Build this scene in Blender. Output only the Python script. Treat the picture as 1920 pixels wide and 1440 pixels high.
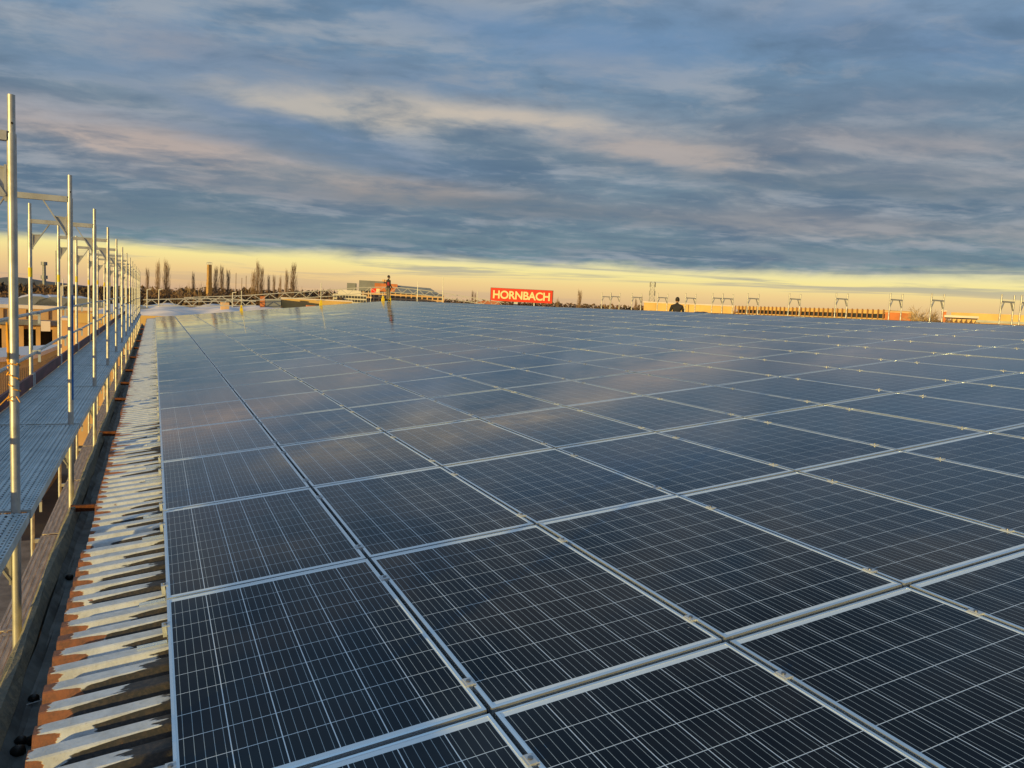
import bpy, math, random
from math import sin, cos, tan, pi, radians, sqrt
from mathutils import Vector, Matrix
random.seed(7)
for o in list(bpy.data.objects): bpy.data.objects.remove(o)
S = bpy.context.scene
COL = S.collection
# ------------------------------------------------------------------ camera
FPX, YAW, PITCH, ROLL = 1462.97, 0.4325376, 0.0958229, 0.0501035     # focal length in px of a 1920 px wide picture
SL = 0.1166739                                                        # roof slope
CAM = Vector((-0.05315, -2.33222, 1.49604))
_f = Vector((sin(YAW)*cos(PITCH), cos(YAW)*cos(PITCH), -sin(PITCH)))
_r = Vector((cos(YAW), -sin(YAW), 0)); _u = _r.cross(_f)
RT = _r*cos(ROLL)+_u*sin(ROLL); UP = _u*cos(ROLL)-_r*sin(ROLL); FW = _f
cd = bpy.data.cameras.new('camera'); cam = bpy.data.objects.new('camera', cd); COL.objects.link(cam)
cd.sensor_fit = 'HORIZONTAL'; cd.sensor_width = 36; cd.lens = 36*FPX/1920
cd.clip_start = 0.05; cd.clip_end = 5000
cam.matrix_world = Matrix(((RT.x, UP.x, -FW.x, CAM.x), (RT.y, UP.y, -FW.y, CAM.y), (RT.z, UP.z, -FW.z, CAM.z), (0, 0, 0, 1)))
S.camera = cam
S.view_settings.view_transform = 'Standard'; S.view_settings.look = 'None'
S.view_settings.exposure = 0; S.view_settings.gamma = 1; S.view_settings.use_curve_mapping = False
# ------------------------------------------------------------------ helpers for pixels of the survey -> places
def ray(px, py): return RT*((px-960)/FPX)+UP*((720-py)/FPX)+FW
def hz(px): return 720+(FW.z*FPX+RT.z*(px-960))/UP.z
def at(px, dist, py=None, z=None):
    """point at horizontal distance dist in the direction of column px; height from row py"""
    py0 = hz(px) if py is None else py
    d = ray(px, py0); h = sqrt(d.x*d.x+d.y*d.y)
    p = CAM+d*(dist/h)
    if py is None: p.z = CAM.z
    if z is not None: p.z = z
    return p
def azel(px, py):
    d = ray(px, py).normalized(); return math.atan2(d.x, d.y), math.asin(d.z)
def lin(c):
    return tuple(((v/255)/12.92 if v/255 <= .04045 else ((v/255+.055)/1.055)**2.4) for v in c)
# ------------------------------------------------------------------ sun
SUN_AZ = radians(-122)     # from +Y towards +X
SUN_EL = radians(2.8)
sund = Vector((sin(SUN_AZ)*cos(SUN_EL), cos(SUN_AZ)*cos(SUN_EL), sin(SUN_EL)))
sl = bpy.data.lights.new('sun', 'SUN'); sl.energy = 5.0; sl.angle = radians(.6); sl.color = (1, .71, .22)
so = bpy.data.objects.new('sun', sl); COL.objects.link(so); so.rotation_euler = sund.to_track_quat('Z', 'Y').to_euler(); so.location = (-30, -20, 20)
# ------------------------------------------------------------------ node helper
class NT:
    def __init__(s, tree): s.t = tree; s.n = tree.nodes; s.l = tree.links
    def new(s, typ, **kw):
        n = s.n.new(typ)
        for k, v in kw.items(): setattr(n, k, v)
        return n
    def inp(s, sock, v):
        if hasattr(v, 'links') or isinstance(v, bpy.types.NodeSocket): s.l.new(v, sock)
        elif v is not None:
            if isinstance(v, (tuple, list)) and len(v) == 3 and sock.type == 'RGBA': v = (*v, 1)
            sock.default_value = v
    def m(s, op, a, b=None, c=None, clamp=False):
        n = s.new('ShaderNodeMath', operation=op); n.use_clamp = clamp
        s.inp(n.inputs[0], a)
        if b is not None: s.inp(n.inputs[1], b)
        if c is not None: s.inp(n.inputs[2], c)
        return n.outputs[0]
    def mix(s, f, a, b, mode='MIX'):
        n = s.new('ShaderNodeMix', data_type='RGBA', blend_type=mode)
        s.inp(n.inputs[0], f); s.inp(n.inputs[6], a); s.inp(n.inputs[7], b); return n.outputs[2]
    def noise(s, vec, scale, detail=3, rough=.5, dist=0, out=0):
        n = s.new('ShaderNodeTexNoise'); n.inputs['Scale'].default_value = scale; n.inputs['Detail'].default_value = detail
        n.inputs['Roughness'].default_value = rough; n.inputs['Distortion'].default_value = dist
        if vec is not None: s.l.new(vec, n.inputs['Vector'])
        return n.outputs[out]
    def mapping(s, vec, scale=(1, 1, 1), loc=(0, 0, 0), rot=(0, 0, 0)):
        n = s.new('ShaderNodeMapping'); n.inputs['Scale'].default_value = scale; n.inputs['Location'].default_value = loc; n.inputs['Rotation'].default_value = rot
        s.l.new(vec, n.inputs[0]); return n.outputs[0]
    def ss(s, x, a, b):
        n = s.new('ShaderNodeMapRange', interpolation_type='SMOOTHSTEP'); s.inp(n.inputs[0], x)
        n.inputs[1].default_value = a; n.inputs[2].default_value = b; n.inputs[3].default_value = 0; n.inputs[4].default_value = 1
        return n.outputs[0]
    def ramp(s, x, stops):
        n = s.new('ShaderNodeValToRGB'); s.inp(n.inputs[0], x); cr = n.color_ramp
        while len(cr.elements) < len(stops): cr.elements.new(.5)
        for e, (p, c) in zip(cr.elements, stops): e.position = p; e.color = (*c, 1)
        return n.outputs[0]
    def sep(s, v):
        n = s.new('ShaderNodeSeparateXYZ'); s.l.new(v, n.inputs[0]); return n.outputs
    def comb(s, x, y, z):
        n = s.new('ShaderNodeCombineXYZ'); s.inp(n.inputs[0], x); s.inp(n.inputs[1], y); s.inp(n.inputs[2], z); return n.outputs[0]
# ------------------------------------------------------------------ world
W = bpy.data.worlds.new('World'); S.world = W; W.use_nodes = True
t = NT(W.node_tree); t.n.clear()
gen = t.new('ShaderNodeTexCoord').outputs['Generated']
X, Y, Z = t.sep(gen)
el = t.m('ARCSINE', Z)
az = t.m('ARCTAN2', X, Y)
eld = t.m('MULTIPLY', el, 180/pi)                       # degrees
# noise space: cloud deck seen in perspective
den = t.m('ADD', t.m('MAXIMUM', Z, 0.0), 0.10)
deck = t.comb(t.m('DIVIDE', X, den), t.m('DIVIDE', Y, den), 0.0)
dk = t.mapping(deck, rot=(0, 0, radians(20)), scale=(1.0, 1.0, 1))
wv = t.noise(dk, 1.1, 3, .5, 0, 1)
vm = t.new('ShaderNodeVectorMath', operation='MULTIPLY_ADD'); t.l.new(wv, vm.inputs[0]); vm.inputs[1].default_value = (.35, .35, .35); t.l.new(dk, vm.inputs[2])
nA = t.noise(vm.outputs[0], 0.75, 5, .52)                # big masses
nB = t.noise(t.mapping(vm.outputs[0], scale=(1, 1.5, 1), loc=(4, 2, 0)), 2.3, 6, .56)                # puffs
# thin horizontal streaks in angle space (shared az/el)
ang = t.comb(az, t.m('MULTIPLY', el, 9.0), 0.0)
nS = t.noise(t.mapping(ang, scale=(5.0, 2.1, 1), rot=(0, 0, radians(-3))), 1.0, 6, .58, .5)
nS2 = t.noise(t.mapping(ang, scale=(3.8, 1.5, 1), loc=(3, 5, 0), rot=(0, 0, radians(4))), 1.0, 6, .6, .6)
nC = t.noise(t.mapping(vm.outputs[0], scale=(1, 1.25, 1), loc=(7, 1, 0)), 5.2, 6, .6, .3)
# the colour of the cloud deck: shade vs. lit base
elw = t.m('ADD', eld, t.m('MULTIPLY', t.m('SUBTRACT', nS, .5), 1.2))
base = t.ramp(t.m('DIVIDE', eld, 40.0, clamp=True), [
    (0.0, lin((124, 148, 156))), (.10, lin((114, 143, 156))), (.16, lin((112, 136, 153))), (.28, lin((118, 140, 158))),
    (.42, lin((116, 146, 174))), (.60, lin((122, 152, 184))), (.85, lin((146, 192, 232))), (1.0, lin((158, 204, 244)))])
dark = t.mix(t.ss(nA, .42, .66), base, lin((96, 120, 144)))
hole = t.m('MULTIPLY', t.ss(nA, .50, .30), t.ss(eld, 6, 17))
c1 = t.mix(t.m('MULTIPLY', hole, .75), dark, lin((114, 146, 182)))
puff = t.m('MULTIPLY', t.ss(nB, .47, .66), .75)
c2 = t.mix(puff, c1, lin((164, 172, 182)))
c2 = t.mix(t.m('MULTIPLY', t.ss(nB, .50, .30), .5), c2, lin((88, 112, 138)))
c2 = t.mix(t.m('MULTIPLY', t.m('MULTIPLY', t.ss(nS2, .5, .68), .40), t.ss(eld, 16, 6)), c2, lin((164, 166, 168)))
c2 = t.mix(t.m('MULTIPLY', t.m('MULTIPLY', t.ss(nS2, .5, .34), .45), t.ss(eld, 16, 6)), c2, lin((90, 116, 136)))
c2 = t.mix(t.m('MULTIPLY', t.ss(nC, .50, .68), .28), c2, lin((170, 174, 180)))
c2 = t.mix(t.m('MULTIPLY', t.ss(nC, .48, .32), .24), c2, lin((84, 110, 138)))
# individual lit banks and blue gaps of this sky: px, py, half width, half height, tilt(px/px), colour, weight
BL = [(700, 205, 330, 30, .05, (202, 192, 178), .75), (980, 222, 200, 20, .10, (210, 196, 180), .68), (1250, 285, 200, 26, .06, (190, 174, 164), .65),
      (260, 262, 270, 30, .16, (196, 178, 168), .80), (90, 205, 120, 22, .10, (170, 172, 180), .6), (760, 355, 170, 22, .08, (188, 170, 158), .65),
      (440, 350, 200, 16, .12, (160, 156, 160), .5), (330, 85, 110, 30, .1, (158, 160, 170), .6), (1120, 120, 120, 30, .1, (150, 160, 176), .5),
      (1500, 20, 300, 30, .0, (152, 164, 182), .5), (1700, 265, 330, 26, .03, (168, 162, 164), .60), (1500, 420, 460, 18, .05, (170, 164, 164), .55),
      (1780, 330, 260, 16, .03, (164, 162, 166), .5), (1000, 60, 230, 36, .1, (112, 146, 184), .55), (1240, 75, 200, 40, 0, (112, 146, 184), .45),
      (520, 230, 260, 18, .22, (98, 132, 170), .55), (620, 285, 260, 20, .16, (100, 128, 160), .55), (150, 120, 170, 26, .05, (116, 146, 178), .45),
      (1650, 190, 220, 28, 0, (112, 130, 154), .5), (1650, 80, 260, 40, .05, (112, 136, 170), .45), (1000, 390, 420, 18, .05, (106, 122, 138), .65),
      (1600, 350, 420, 18, .04, (108, 124, 140), .6), (250, 395, 260, 26, .04, (106, 126, 142), .65), (700, 440, 460, 16, .05, (112, 134, 148), .6),
      (1600, 480, 400, 12, .05, (112, 134, 148), .6), (600, 130, 300, 30, .05, (130, 144, 164), .5)]
jit = t.m('ADD', t.m('MULTIPLY', t.m('SUBTRACT', nB, .5), 2.8), t.m('MULTIPLY', t.m('SUBTRACT', nC, .5), 1.5))
jit2 = t.m('MULTIPLY', t.m('SUBTRACT', nS, .5), 2.4)
for (px, py, sx, sy, tl, colr, w) in BL:
    a0, e0 = azel(px, py); a1, e1 = azel(px+sx, py+sx*tl); _, e2 = azel(px, py-sy)
    sa = abs(a1-a0); se = abs(e2-e0); k = (e1-e0)/(a1-a0)
    da = t.m('SUBTRACT', az, a0)
    de = t.m('SUBTRACT', t.m('SUBTRACT', el, e0), t.m('MULTIPLY', da, k))
    u = t.m('DIVIDE', da, sa); v = t.m('ADD', t.m('DIVIDE', de, se), t.m('ADD', jit2, t.m('MULTIPLY', jit, .5)))
    d2 = t.m('ADD', t.m('MULTIPLY', u, u), t.m('MULTIPLY', v, v))
    g = t.m('POWER', 2.718, t.m('MULTIPLY', d2, -.8))
    g = t.m('MULTIPLY', g, t.m('ADD', jit, 1.0, clamp=False), clamp=True)
    c2 = t.mix(t.m('MULTIPLY', g, w, clamp=True), c2, lin(colr))
# clear band over the horizon
low = t.ramp(t.m('DIVIDE', t.m('MAXIMUM', eld, 0.0), 8.0, clamp=True), [
    (0.0, lin((210, 174, 146))), (.10, lin((230, 192, 142))), (.22, lin((248, 214, 148))), (.34, lin((255, 238, 160))), (.46, lin((240, 234, 186))), (1.0, lin((200, 215, 215)))])
# grey wisps inside the band
wis = t.noise(t.mapping(ang, scale=(2.4, 7, 1), loc=(1, 2, 0), rot=(0, 0, radians(-1.0))), 1.0, 6, .6, .7)
low = t.mix(t.m('MULTIPLY', t.m('MULTIPLY', t.ss(wis, .50, .62), t.ss(eld, 1.4, 2.9)), .75), low, lin((160, 166, 162)))
low = t.mix(t.m('MULTIPLY', t.m('MULTIPLY', t.ss(wis, .52, .60), t.ss(eld, 4.2, 2.0)), .22), low, lin((176, 160, 148)))
edge = t.m('ADD', t.m('ADD', eld, t.m('MULTIPLY', t.m('SUBTRACT', nS, .5), 2.2)), t.m('MULTIPLY', t.m('SUBTRACT', az, .35), -.6))
f = t.ss(edge, 2.75, 3.75)
c3 = t.mix(f, low, c2)
# glow of the low sun behind the camera
dot = t.new('ShaderNodeVectorMath', operation='DOT_PRODUCT'); t.l.new(gen, dot.inputs[0]); dot.inputs[1].default_value = sund
gl = t.m('POWER', t.m('MAXIMUM', dot.outputs['Value'], 0.0), 5.0)
c3 = t.mix(t.m('MULTIPLY', gl, .6), c3, (1.0, .72, .45))
below = t.ss(eld, -.6, -1.2)
c3 = t.mix(below, c3, lin((70, 66, 64)))
bgp = t.new('ShaderNodeBackground'); t.l.new(c3, bgp.inputs[0]); bgp.inputs[1].default_value = 1.0
sky = t.new('ShaderNodeTexSky', sky_type='NISHITA'); sky.sun_disc = False; sky.sun_elevation = SUN_EL; sky.sun_rotation = SUN_AZ
sky.altitude = 50; sky.air_density = 1; sky.dust_density = 1.5
bgs = t.new('ShaderNodeBackground'); t.l.new(sky.outputs[0], bgs.inputs[0]); bgs.inputs[1].default_value = .06
addn = t.new('ShaderNodeMixShader'); addn.inputs[0].default_value = .93; t.l.new(bgs.outputs[0], addn.inputs[1]); t.l.new(bgp.outputs[0], addn.inputs[2])
t.l.new(addn.outputs[0], t.new('ShaderNodeOutputWorld').inputs[0])
# ------------------------------------------------------------------ object helpers
class MB:
    def __init__(s): s.v = []; s.f = []
    def quadbox(s, P):      # 8 points: bottom 4, top 4
        b = len(s.v); s.v += [tuple(p) for p in P]
        s.f += [tuple(b+i for i in q) for q in ((3, 2, 1, 0), (4, 5, 6, 7), (0, 1, 5, 4), (1, 2, 6, 5), (2, 3, 7, 6), (3, 0, 4, 7))]; return s
    def box(s, x0, x1, y0, y1, z0, z1):
        return s.quadbox([(x0, y0, z0), (x1, y0, z0), (x1, y1, z0), (x0, y1, z0), (x0, y0, z1), (x1, y0, z1), (x1, y1, z1), (x0, y1, z1)])
    def obox(s, p0, ax, ay, az_):   # corner + three edge vectors
        p0 = Vector(p0); ax = Vector(ax); ay = Vector(ay); az_ = Vector(az_)
        return s.quadbox([p0, p0+ax, p0+ax+ay, p0+ay, p0+az_, p0+ax+az_, p0+ax+ay+az_, p0+ay+az_])
    def bar(s, a, b, w, h=None, up=(0, 0, 1)):
        a = Vector(a); b = Vector(b); h = h or w; d = (b-a).normalized(); u = Vector(up)
        if abs(d.dot(u)) > .95: u = Vector((0, 1, 0))
        r = d.cross(u).normalized(); u = r.cross(d).normalized()
        P = []
        for e in (a, b):
            P += [e-r*w/2-u*h/2, e+r*w/2-u*h/2, e+r*w/2+u*h/2, e-r*w/2+u*h/2]
        return s.quadbox(P)
    def tube(s, a, b, r0, r1=None, n=8, caps=True):
        a = Vector(a); b = Vector(b); r1 = r0 if r1 is None else r1
        d = (b-a).normalized(); u = Vector((0, 0, 1)) if abs(d.z) < .95 else Vector((1, 0, 0))
        p = d.cross(u).normalized(); q = d.cross(p)
        k = len(s.v)
        for e, r in ((a, r0), (b, r1)):
            for i in range(n):
                t_ = 2*pi*i/n; s.v.append(tuple(e+p*cos(t_)*r+q*sin(t_)*r))
        for i in range(n): s.f.append((k+i, k+(i+1) % n, k+n+(i+1) % n, k+n+i))
        if caps:
            k2 = len(s.v); s.v += s.v[k:k+2*n]      # caps have their own vertices so that smooth sides stay round
            s.f.append(tuple(k2+i for i in reversed(range(n)))); s.f.append(tuple(k2+n+i for i in range(n)))
        return s
    def extr(s, prof, axis, a0, a1, closed=False, caps=False):
        """profile of (p,q) extruded along axis 'x' (p->y,q->z) or 'y' (p->x,q->z)"""
        k = len(s.v); n = len(prof)
        for a in (a0, a1):
            for p, q in prof: s.v.append((a, p, q) if axis == 'x' else (p, a, q))
        m_ = n if closed else n-1
        for i in range(m_): j = (i+1) % n; s.f.append((k+i, k+j, k+n+j, k+n+i))
        if caps: s.f.append(tuple(k+i for i in reversed(range(n)))); s.f.append(tuple(k+n+i for i in range(n)))
        return s
    def mesh(s, name, mat, smooth=False):
        me = bpy.data.meshes.new(name); me.from_pydata(s.v, [], s.f); me.update()
        if mat: me.materials.append(mat)
        if smooth:
            for p in me.polygons: p.use_smooth = True
        return me
def link(name, me, parent=None, loc=None, rot=None):
    o = bpy.data.objects.new(name, me); COL.objects.link(o)
    if parent: o.parent = parent
    if loc is not None: o.location = loc
    if rot is not None: o.rotation_euler = rot
    return o
def tag(o, label=None, cat=None, group=None, kind=None):
    if label: o['label'] = label
    if cat: o['category'] = cat
    if group: o['group'] = group
    if kind: o['kind'] = kind
    return o
def thing(name, loc, label, cat, group=None, rot=(0, 0, 0)):
    o = link(name, None, None, loc, rot); o.empty_display_size = .2
    return tag(o, label, cat, group)
def part(name, mb, mat, parent, smooth=False, **kw): return link(name, mb.mesh(name, mat, smooth), parent, **kw)
ORD = ['first', 'second', 'third', 'fourth', 'fifth', 'sixth', 'seventh', 'eighth', 'ninth', 'tenth', 'eleventh', 'twelfth', 'thirteenth', 'fourteenth', 'fifteenth', 'sixteenth', 'seventeenth', 'eighteenth', 'nineteenth', 'twentieth', 'twenty-first', 'twenty-second', 'twenty-third', 'twenty-fourth', 'twenty-fifth', 'twenty-sixth', 'twenty-seventh', 'twenty-eighth', 'twenty-ninth', 'thirtieth']
# ------------------------------------------------------------------ materials
def mat(name, col, rough=.6, metal=0, var=.0, scale=5, bump=0, spec=.5, col2=None, detail=4, coord='Object', mscale=(1, 1, 1)):
    m = bpy.data.materials.new(name); m.use_nodes = True; n = NT(m.node_tree); b = n.n['Principled BSDF']
    b.inputs['Roughness'].default_value = rough; b.inputs['Metallic'].default_value = metal; b.inputs['Specular IOR Level'].default_value = spec
    v = n.mapping(n.new('ShaderNodeTexCoord').outputs[coord], scale=mscale)
    if var or col2:
        nz = n.noise(v, scale, detail, .6)
        c2 = col2 or tuple(c*(1-var) for c in col)
        n.l.new(n.mix(n.ss(nz, .35, .65), col, c2), b.inputs['Base Color'])
    else: b.inputs['Base Color'].default_value = (*col, 1)
    if bump:
        bn = n.new('ShaderNodeBump'); bn.inputs['Strength'].default_value = bump; bn.inputs['Distance'].default_value = .01
        n.l.new(n.noise(v, scale*2.3, 4, .6), bn.inputs['Height']); n.l.new(bn.outputs[0], b.inputs['Normal'])
    return m
def mat_galv():
    m = bpy.data.materials.new('galvanised_steel'); m.use_nodes = True; n = NT(m.node_tree); b = n.n['Principled BSDF']
    co = n.new('ShaderNodeTexCoord').outputs['Object']
    a = n.noise(co, 9, 5, .65); c = n.noise(n.mapping(co, scale=(1, 1, .25)), 30, 3, .6)
    col = n.mix(n.ss(a, .35, .7), (.50, .50, .49), (.36, .36, .36))
    col = n.mix(n.m('MULTIPLY', n.ss(c, .58, .72), .6), col, (.30, .22, .14))
    n.l.new(col, b.inputs['Base Color']); b.inputs['Metallic'].default_value = .55
    n.l.new(n.m('ADD', n.m('MULTIPLY', a, .25), .32), b.inputs['Roughness']); return m
def mat_deck():
    m = bpy.data.materials.new('deck_steel'); m.use_nodes = True; n = NT(m.node_tree); b = n.n['Principled BSDF']
    co = n.new('ShaderNodeTexCoord').outputs['Object']
    a = n.noise(co, 3, 5, .65)
    vo = n.new('ShaderNodeTexVoronoi'); vo.inputs['Scale'].default_value = 22; n.l.new(co, vo.inputs['Vector'])
    spl = n.m('MULTIPLY', n.ss(vo.outputs['Distance'], .14, .07), n.ss(n.noise(co, 2.2, 2, .5), .5, .6))
    col = n.mix(n.ss(a, .35, .7), (.44, .52, .56), (.29, .36, .40))
    col = n.mix(spl, col, (.75, .75, .73))
    # perforation rows
    x, y, z = n.sep(co)
    fx = n.m('ABSOLUTE', n.m('SUBTRACT', n.m('FRACT', n.m('MULTIPLY', x, 1/.032)), .5)); fy = n.m('ABSOLUTE', n.m('SUBTRACT', n.m('FRACT', n.m('MULTIPLY', y, 1/.05)), .5))
    hole = n.m('MULTIPLY', n.m('LESS_THAN', fx, .16), n.m('LESS_THAN', fy, .22))
    n.l.new(n.mix(hole, col, (.03, .03, .03)), b.inputs['Base Color']); b.inputs['Metallic'].default_value = .35
    b.inputs['Roughness'].default_value = .5; return m
def mat_cells(name, sheet):
    """sheet=True: the whole laminate (cell grid printed by its own coordinates). sheet=False: one cell"""
    m = bpy.data.materials.new(name); m.use_nodes = True; n = NT(m.node_tree); b = n.n['Principled BSDF']
    tc = n.new('ShaderNodeTexCoord'); co = tc.outputs['Object']; x, y, z = n.sep(co)
    geo = n.new('ShaderNodeNewGeometry').outputs['Position']
    rnd = n.new('ShaderNodeObjectInfo').outputs['Random']
    if sheet:
        cx = n.m('DIVIDE', n.m('ADD', x, 3*CPX), CPX); cy = n.m('DIVIDE', n.m('ADD', y, 5*CPY), CPY)
        fx = n.m('FRACT', cx); fy = n.m('FRACT', cy)
        ax = n.m('ABSOLUTE', n.m('SUBTRACT', fx, .5)); ay = n.m('ABSOLUTE', n.m('SUBTRACT', fy, .5))
        gap = n.m('MAXIMUM', n.m('GREATER_THAN', ax, .5*CELL/CPX), n.m('GREATER_THAN', ay, .5*CELL/CPY))
        out = n.m('MAXIMUM', n.m('GREATER_THAN', n.m('ABSOLUTE', x), 3*CPX), n.m('GREATER_THAN', n.m('ABSOLUTE', y), 5*CPY))
        gap = n.m('MAXIMUM', gap, out)
        bx = n.m('FRACT', n.m('MULTIPLY', n.m('SUBTRACT', fx, .5-.5*CELL/CPX), 5*CPX/CELL))
        inn = n.m('SUBTRACT', 1.0, out)
        wn = n.new('ShaderNodeTexWhiteNoise'); n.l.new(n.comb(n.m('FLOOR', cx), n.m('FLOOR', cy), rnd), wn.inputs['Vector']); cr = wn.outputs[0]
    else:
        bx = n.m('FRACT', n.m('MULTIPLY', n.m('ADD', x, CELL/2), 5/CELL)); gap = None; cr = rnd
    bus = n.m('LESS_THAN', n.m('ABSOLUTE', n.m('SUBTRACT', bx, .5)), .5*.0017/(CELL/5))
    cell = n.mix(cr, (.0010, .0046, .0105), (.0018, .0060, .0125))
    cell = n.mix(n.m('MULTIPLY', n.noise(geo, .8, 3), .5), cell, (.012, .010, .014))
    c = n.mix(bus, cell, (.36, .42, .45))
    if sheet: c = n.mix(gap, c, (.66, .72, .75))
    # dust film and dirt specks
    dust = n.m('MULTIPLY', n.ss(n.noise(geo, 1.7, 5, .65), .45, .8), .022)
    c = n.mix(dust, c, (.5, .47, .42))
    vo = n.new('ShaderNodeTexVoronoi'); vo.inputs['Scale'].default_value = 5.5; n.l.new(geo, vo.inputs['Vector'])
    speck = n.m('MULTIPLY', n.m('LESS_THAN', vo.outputs['Distance'], .022), n.m('GREATER_THAN', n.sep(vo.outputs['Color'])[0], .62))
    c = n.mix(n.m('MULTIPLY', speck, .7), c, (.42, .40, .36))
    n.l.new(c, b.inputs['Base Color']); b.inputs['Roughness'].default_value = .6; b.inputs['Specular IOR Level'].default_value = 0
    rg = n.m('ADD', n.m('MULTIPLY', n.ss(n.noise(geo, 2.2, 5, .65), .35, .75), .10), .04)
    bn = n.new('ShaderNodeBump'); bn.inputs['Strength'].default_value = .25; bn.inputs['Distance'].default_value = .002
    n.l.new(n.noise(geo, 3.0, 2, .5), bn.inputs['Height'])
    # anti-reflective solar glass: hardly any mirror from above, a full mirror at grazing angles
    gls = n.new('ShaderNodeBsdfGlossy'); n.l.new(rg, gls.inputs['Roughness']); n.l.new(bn.outputs[0], gls.inputs['Normal'])
    fc = n.new('ShaderNodeLayerWeight'); fc.inputs['Blend'].default_value = .5
    cs = n.m('SUBTRACT', 1.0, fc.outputs['Facing'])
    fr = n.m('DIVIDE', 1.0, n.m('ADD', 1.0, n.m('POWER', n.m('DIVIDE', cs, .19), 3.0)))
    mx = n.new('ShaderNodeMixShader'); n.l.new(fr, mx.inputs[0]); n.l.new(b.outputs[0], mx.inputs[1]); n.l.new(gls.outputs[0], mx.inputs[2])
    n.l.new(mx.outputs[0], n.n['Material Output'].inputs[0])
    return m
def mat_roof():
    """pale coating flaking off rusty brown and tar dark corrugated sheets; world position, x runs up the slope"""
    m = bpy.data.materials.new('coated_roof_sheet'); m.use_nodes = True; n = NT(m.node_tree); b = n.n['Principled BSDF']
    co = n.new('ShaderNodeNewGeometry').outputs['Position']; x, y, z = n.sep(co)
    ph = n.m('DIVIDE', n.m('ADD', y, 12.0), CORR); idx = n.m('FLOOR', ph)
    wn = n.new('ShaderNodeTexWhiteNoise', noise_dimensions='1D'); n.l.new(idx, wn.inputs['W']); r1 = wn.outputs[0]
    wn2 = n.new('ShaderNodeTexWhiteNoise', noise_dimensions='1D'); n.l.new(n.m('ADD', idx, 77.3), wn2.inputs['W']); r2 = wn2.outputs[0]
    fr = n.m('FRACT', ph)
    crest = n.ss(n.m('ABSOLUTE', n.m('SUBTRACT', fr, .53)), .27, .20)
    st = n.noise(n.mapping(co, scale=(7, 22, 22)), 1.0, 4, .6)
    st2 = n.noise(n.mapping(co, scale=(3.2, 16, 16), loc=(5, 5, 5)), 1.0, 4, .62)
    fine = n.noise(co, 60, 4, .7)
    # rust at the eave: the coating starts a hand from the edge, further out on the crests
    e = n.m('ADD', n.m('SUBTRACT', x, XE), n.m('MULTIPLY', n.m('SUBTRACT', st, .5), .10))
    e = n.m('ADD', e, n.m('MULTIPLY', crest, .040)); e = n.m('SUBTRACT', e, n.m('MULTIPLY', n.m('MULTIPLY', n.m('POWER', r2, 5.0), .15), n.m('SUBTRACT', 1.0, n.m('MULTIPLY', crest, .7))))
    rust = n.ss(e, .050, .043)
    spots = n.m('MULTIPLY', n.ss(n.noise(n.mapping(co, scale=(9, 20, 20), loc=(9, 1, 0)), 1.0, 3, .55), .70, .715), n.ss(crest, .8, .3))
    rust = n.m('MAXIMUM', rust, spots)
    # dark tar-like bare sheet towards the panels
    dk = n.m('ADD', n.m('ADD', x, n.m('MULTIPLY', n.m('SUBTRACT', r1, .5), .46)), n.m('MULTIPLY', n.m('SUBTRACT', st2, .5), .34))
    dk = n.m('SUBTRACT', dk, n.m('MULTIPLY', crest, .27)); dk = n.m('ADD', dk, n.m('MULTIPLY', n.m('SUBTRACT', fine, .5), .03))
    dk = n.m('ADD', n.m('SUBTRACT', dk, n.m('MULTIPLY', n.ss(y, 5, 13), .20)), .035)
    tar = n.ss(dk, -.165, -.150)
    coat = n.mix(n.ss(n.noise(co, 9, 6, .75), .35, .65), (.58, .61, .66), (.45, .47, .50))
    coat = n.mix(n.m('MULTIPLY', n.ss(fine, .55, .75), .45), coat, (.36, .29, .22))
    rc = n.mix(n.ss(n.noise(co, 25, 4, .7), .35, .7), (.27, .10, .045), (.14, .065, .04))
    tc_ = n.mix(n.ss(fine, .4, .7), (.018, .018, .021), (.055, .042, .036))
    c = n.mix(tar, coat, tc_); c = n.mix(rust, c, rc)
    n.l.new(c, b.inputs['Base Color']); b.inputs['Roughness'].default_value = .62
    bn = n.new('ShaderNodeBump'); bn.inputs['Strength'].default_value = .7; bn.inputs['Distance'].default_value = .004
    hgt = n.m('ADD', n.m('MULTIPLY', n.m('SUBTRACT', 1.0, n.m('MAXIMUM', tar, rust)), 1.0), n.m('MULTIPLY', fine, .5))
    n.l.new(hgt, bn.inputs['Height']); n.l.new(bn.outputs[0], b.inputs['Normal'])
    return m
CELL, CPX, CPY = .1562, .1598, .1596
CORR, XE = .168, -.448
M = {}
M['galv'] = mat_galv(); M['deck'] = mat_deck()
M['sheet'] = mat_cells('solar_laminate', True); M['cell'] = mat_cells('solar_cell', False)
M['back'] = mat('white_backsheet', (.70, .76, .80), .12)
M['frame'] = mat('anodised_aluminium', (.80, .87, .92), .24, .82, .06, 3)
M['clamp'] = mat('bright_clamp', (.50, .53, .56), .5, .5)
M['bolt'] = mat('steel_bolt', (.25, .26, .28), .3, .9)
M['roof'] = mat_roof()
M['gut'] = mat('grimy_gutter_metal', (.17, .20, .205), .6, 0, .55, 6, .5, col2=(.085, .10, .108))
M['rim'] = mat('lichen_gutter_rim', (.33, .29, .21), .8, 0, .5, 14, .9, col2=(.20, .20, .17))
M['rust'] = mat('rusty_bracket', (.20, .06, .025), .75, 0, .5, 20, .4)
M['toe'] = mat('maroon_toe_board', (.16, .045, .05), .65, 0, .5, 9, .3, mscale=(1, .2, 1))
M['plankwood'] = mat('weathered_deck_plank', (.55, .50, .45), .6, .1, .35, 8, .2, mscale=(3, .4, 1))
M['yellow'] = mat('yellow_tape', (.75, .55, .02), .5)
M['orange'] = mat('orange_cord', (.85, .38, .02), .6)
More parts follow.
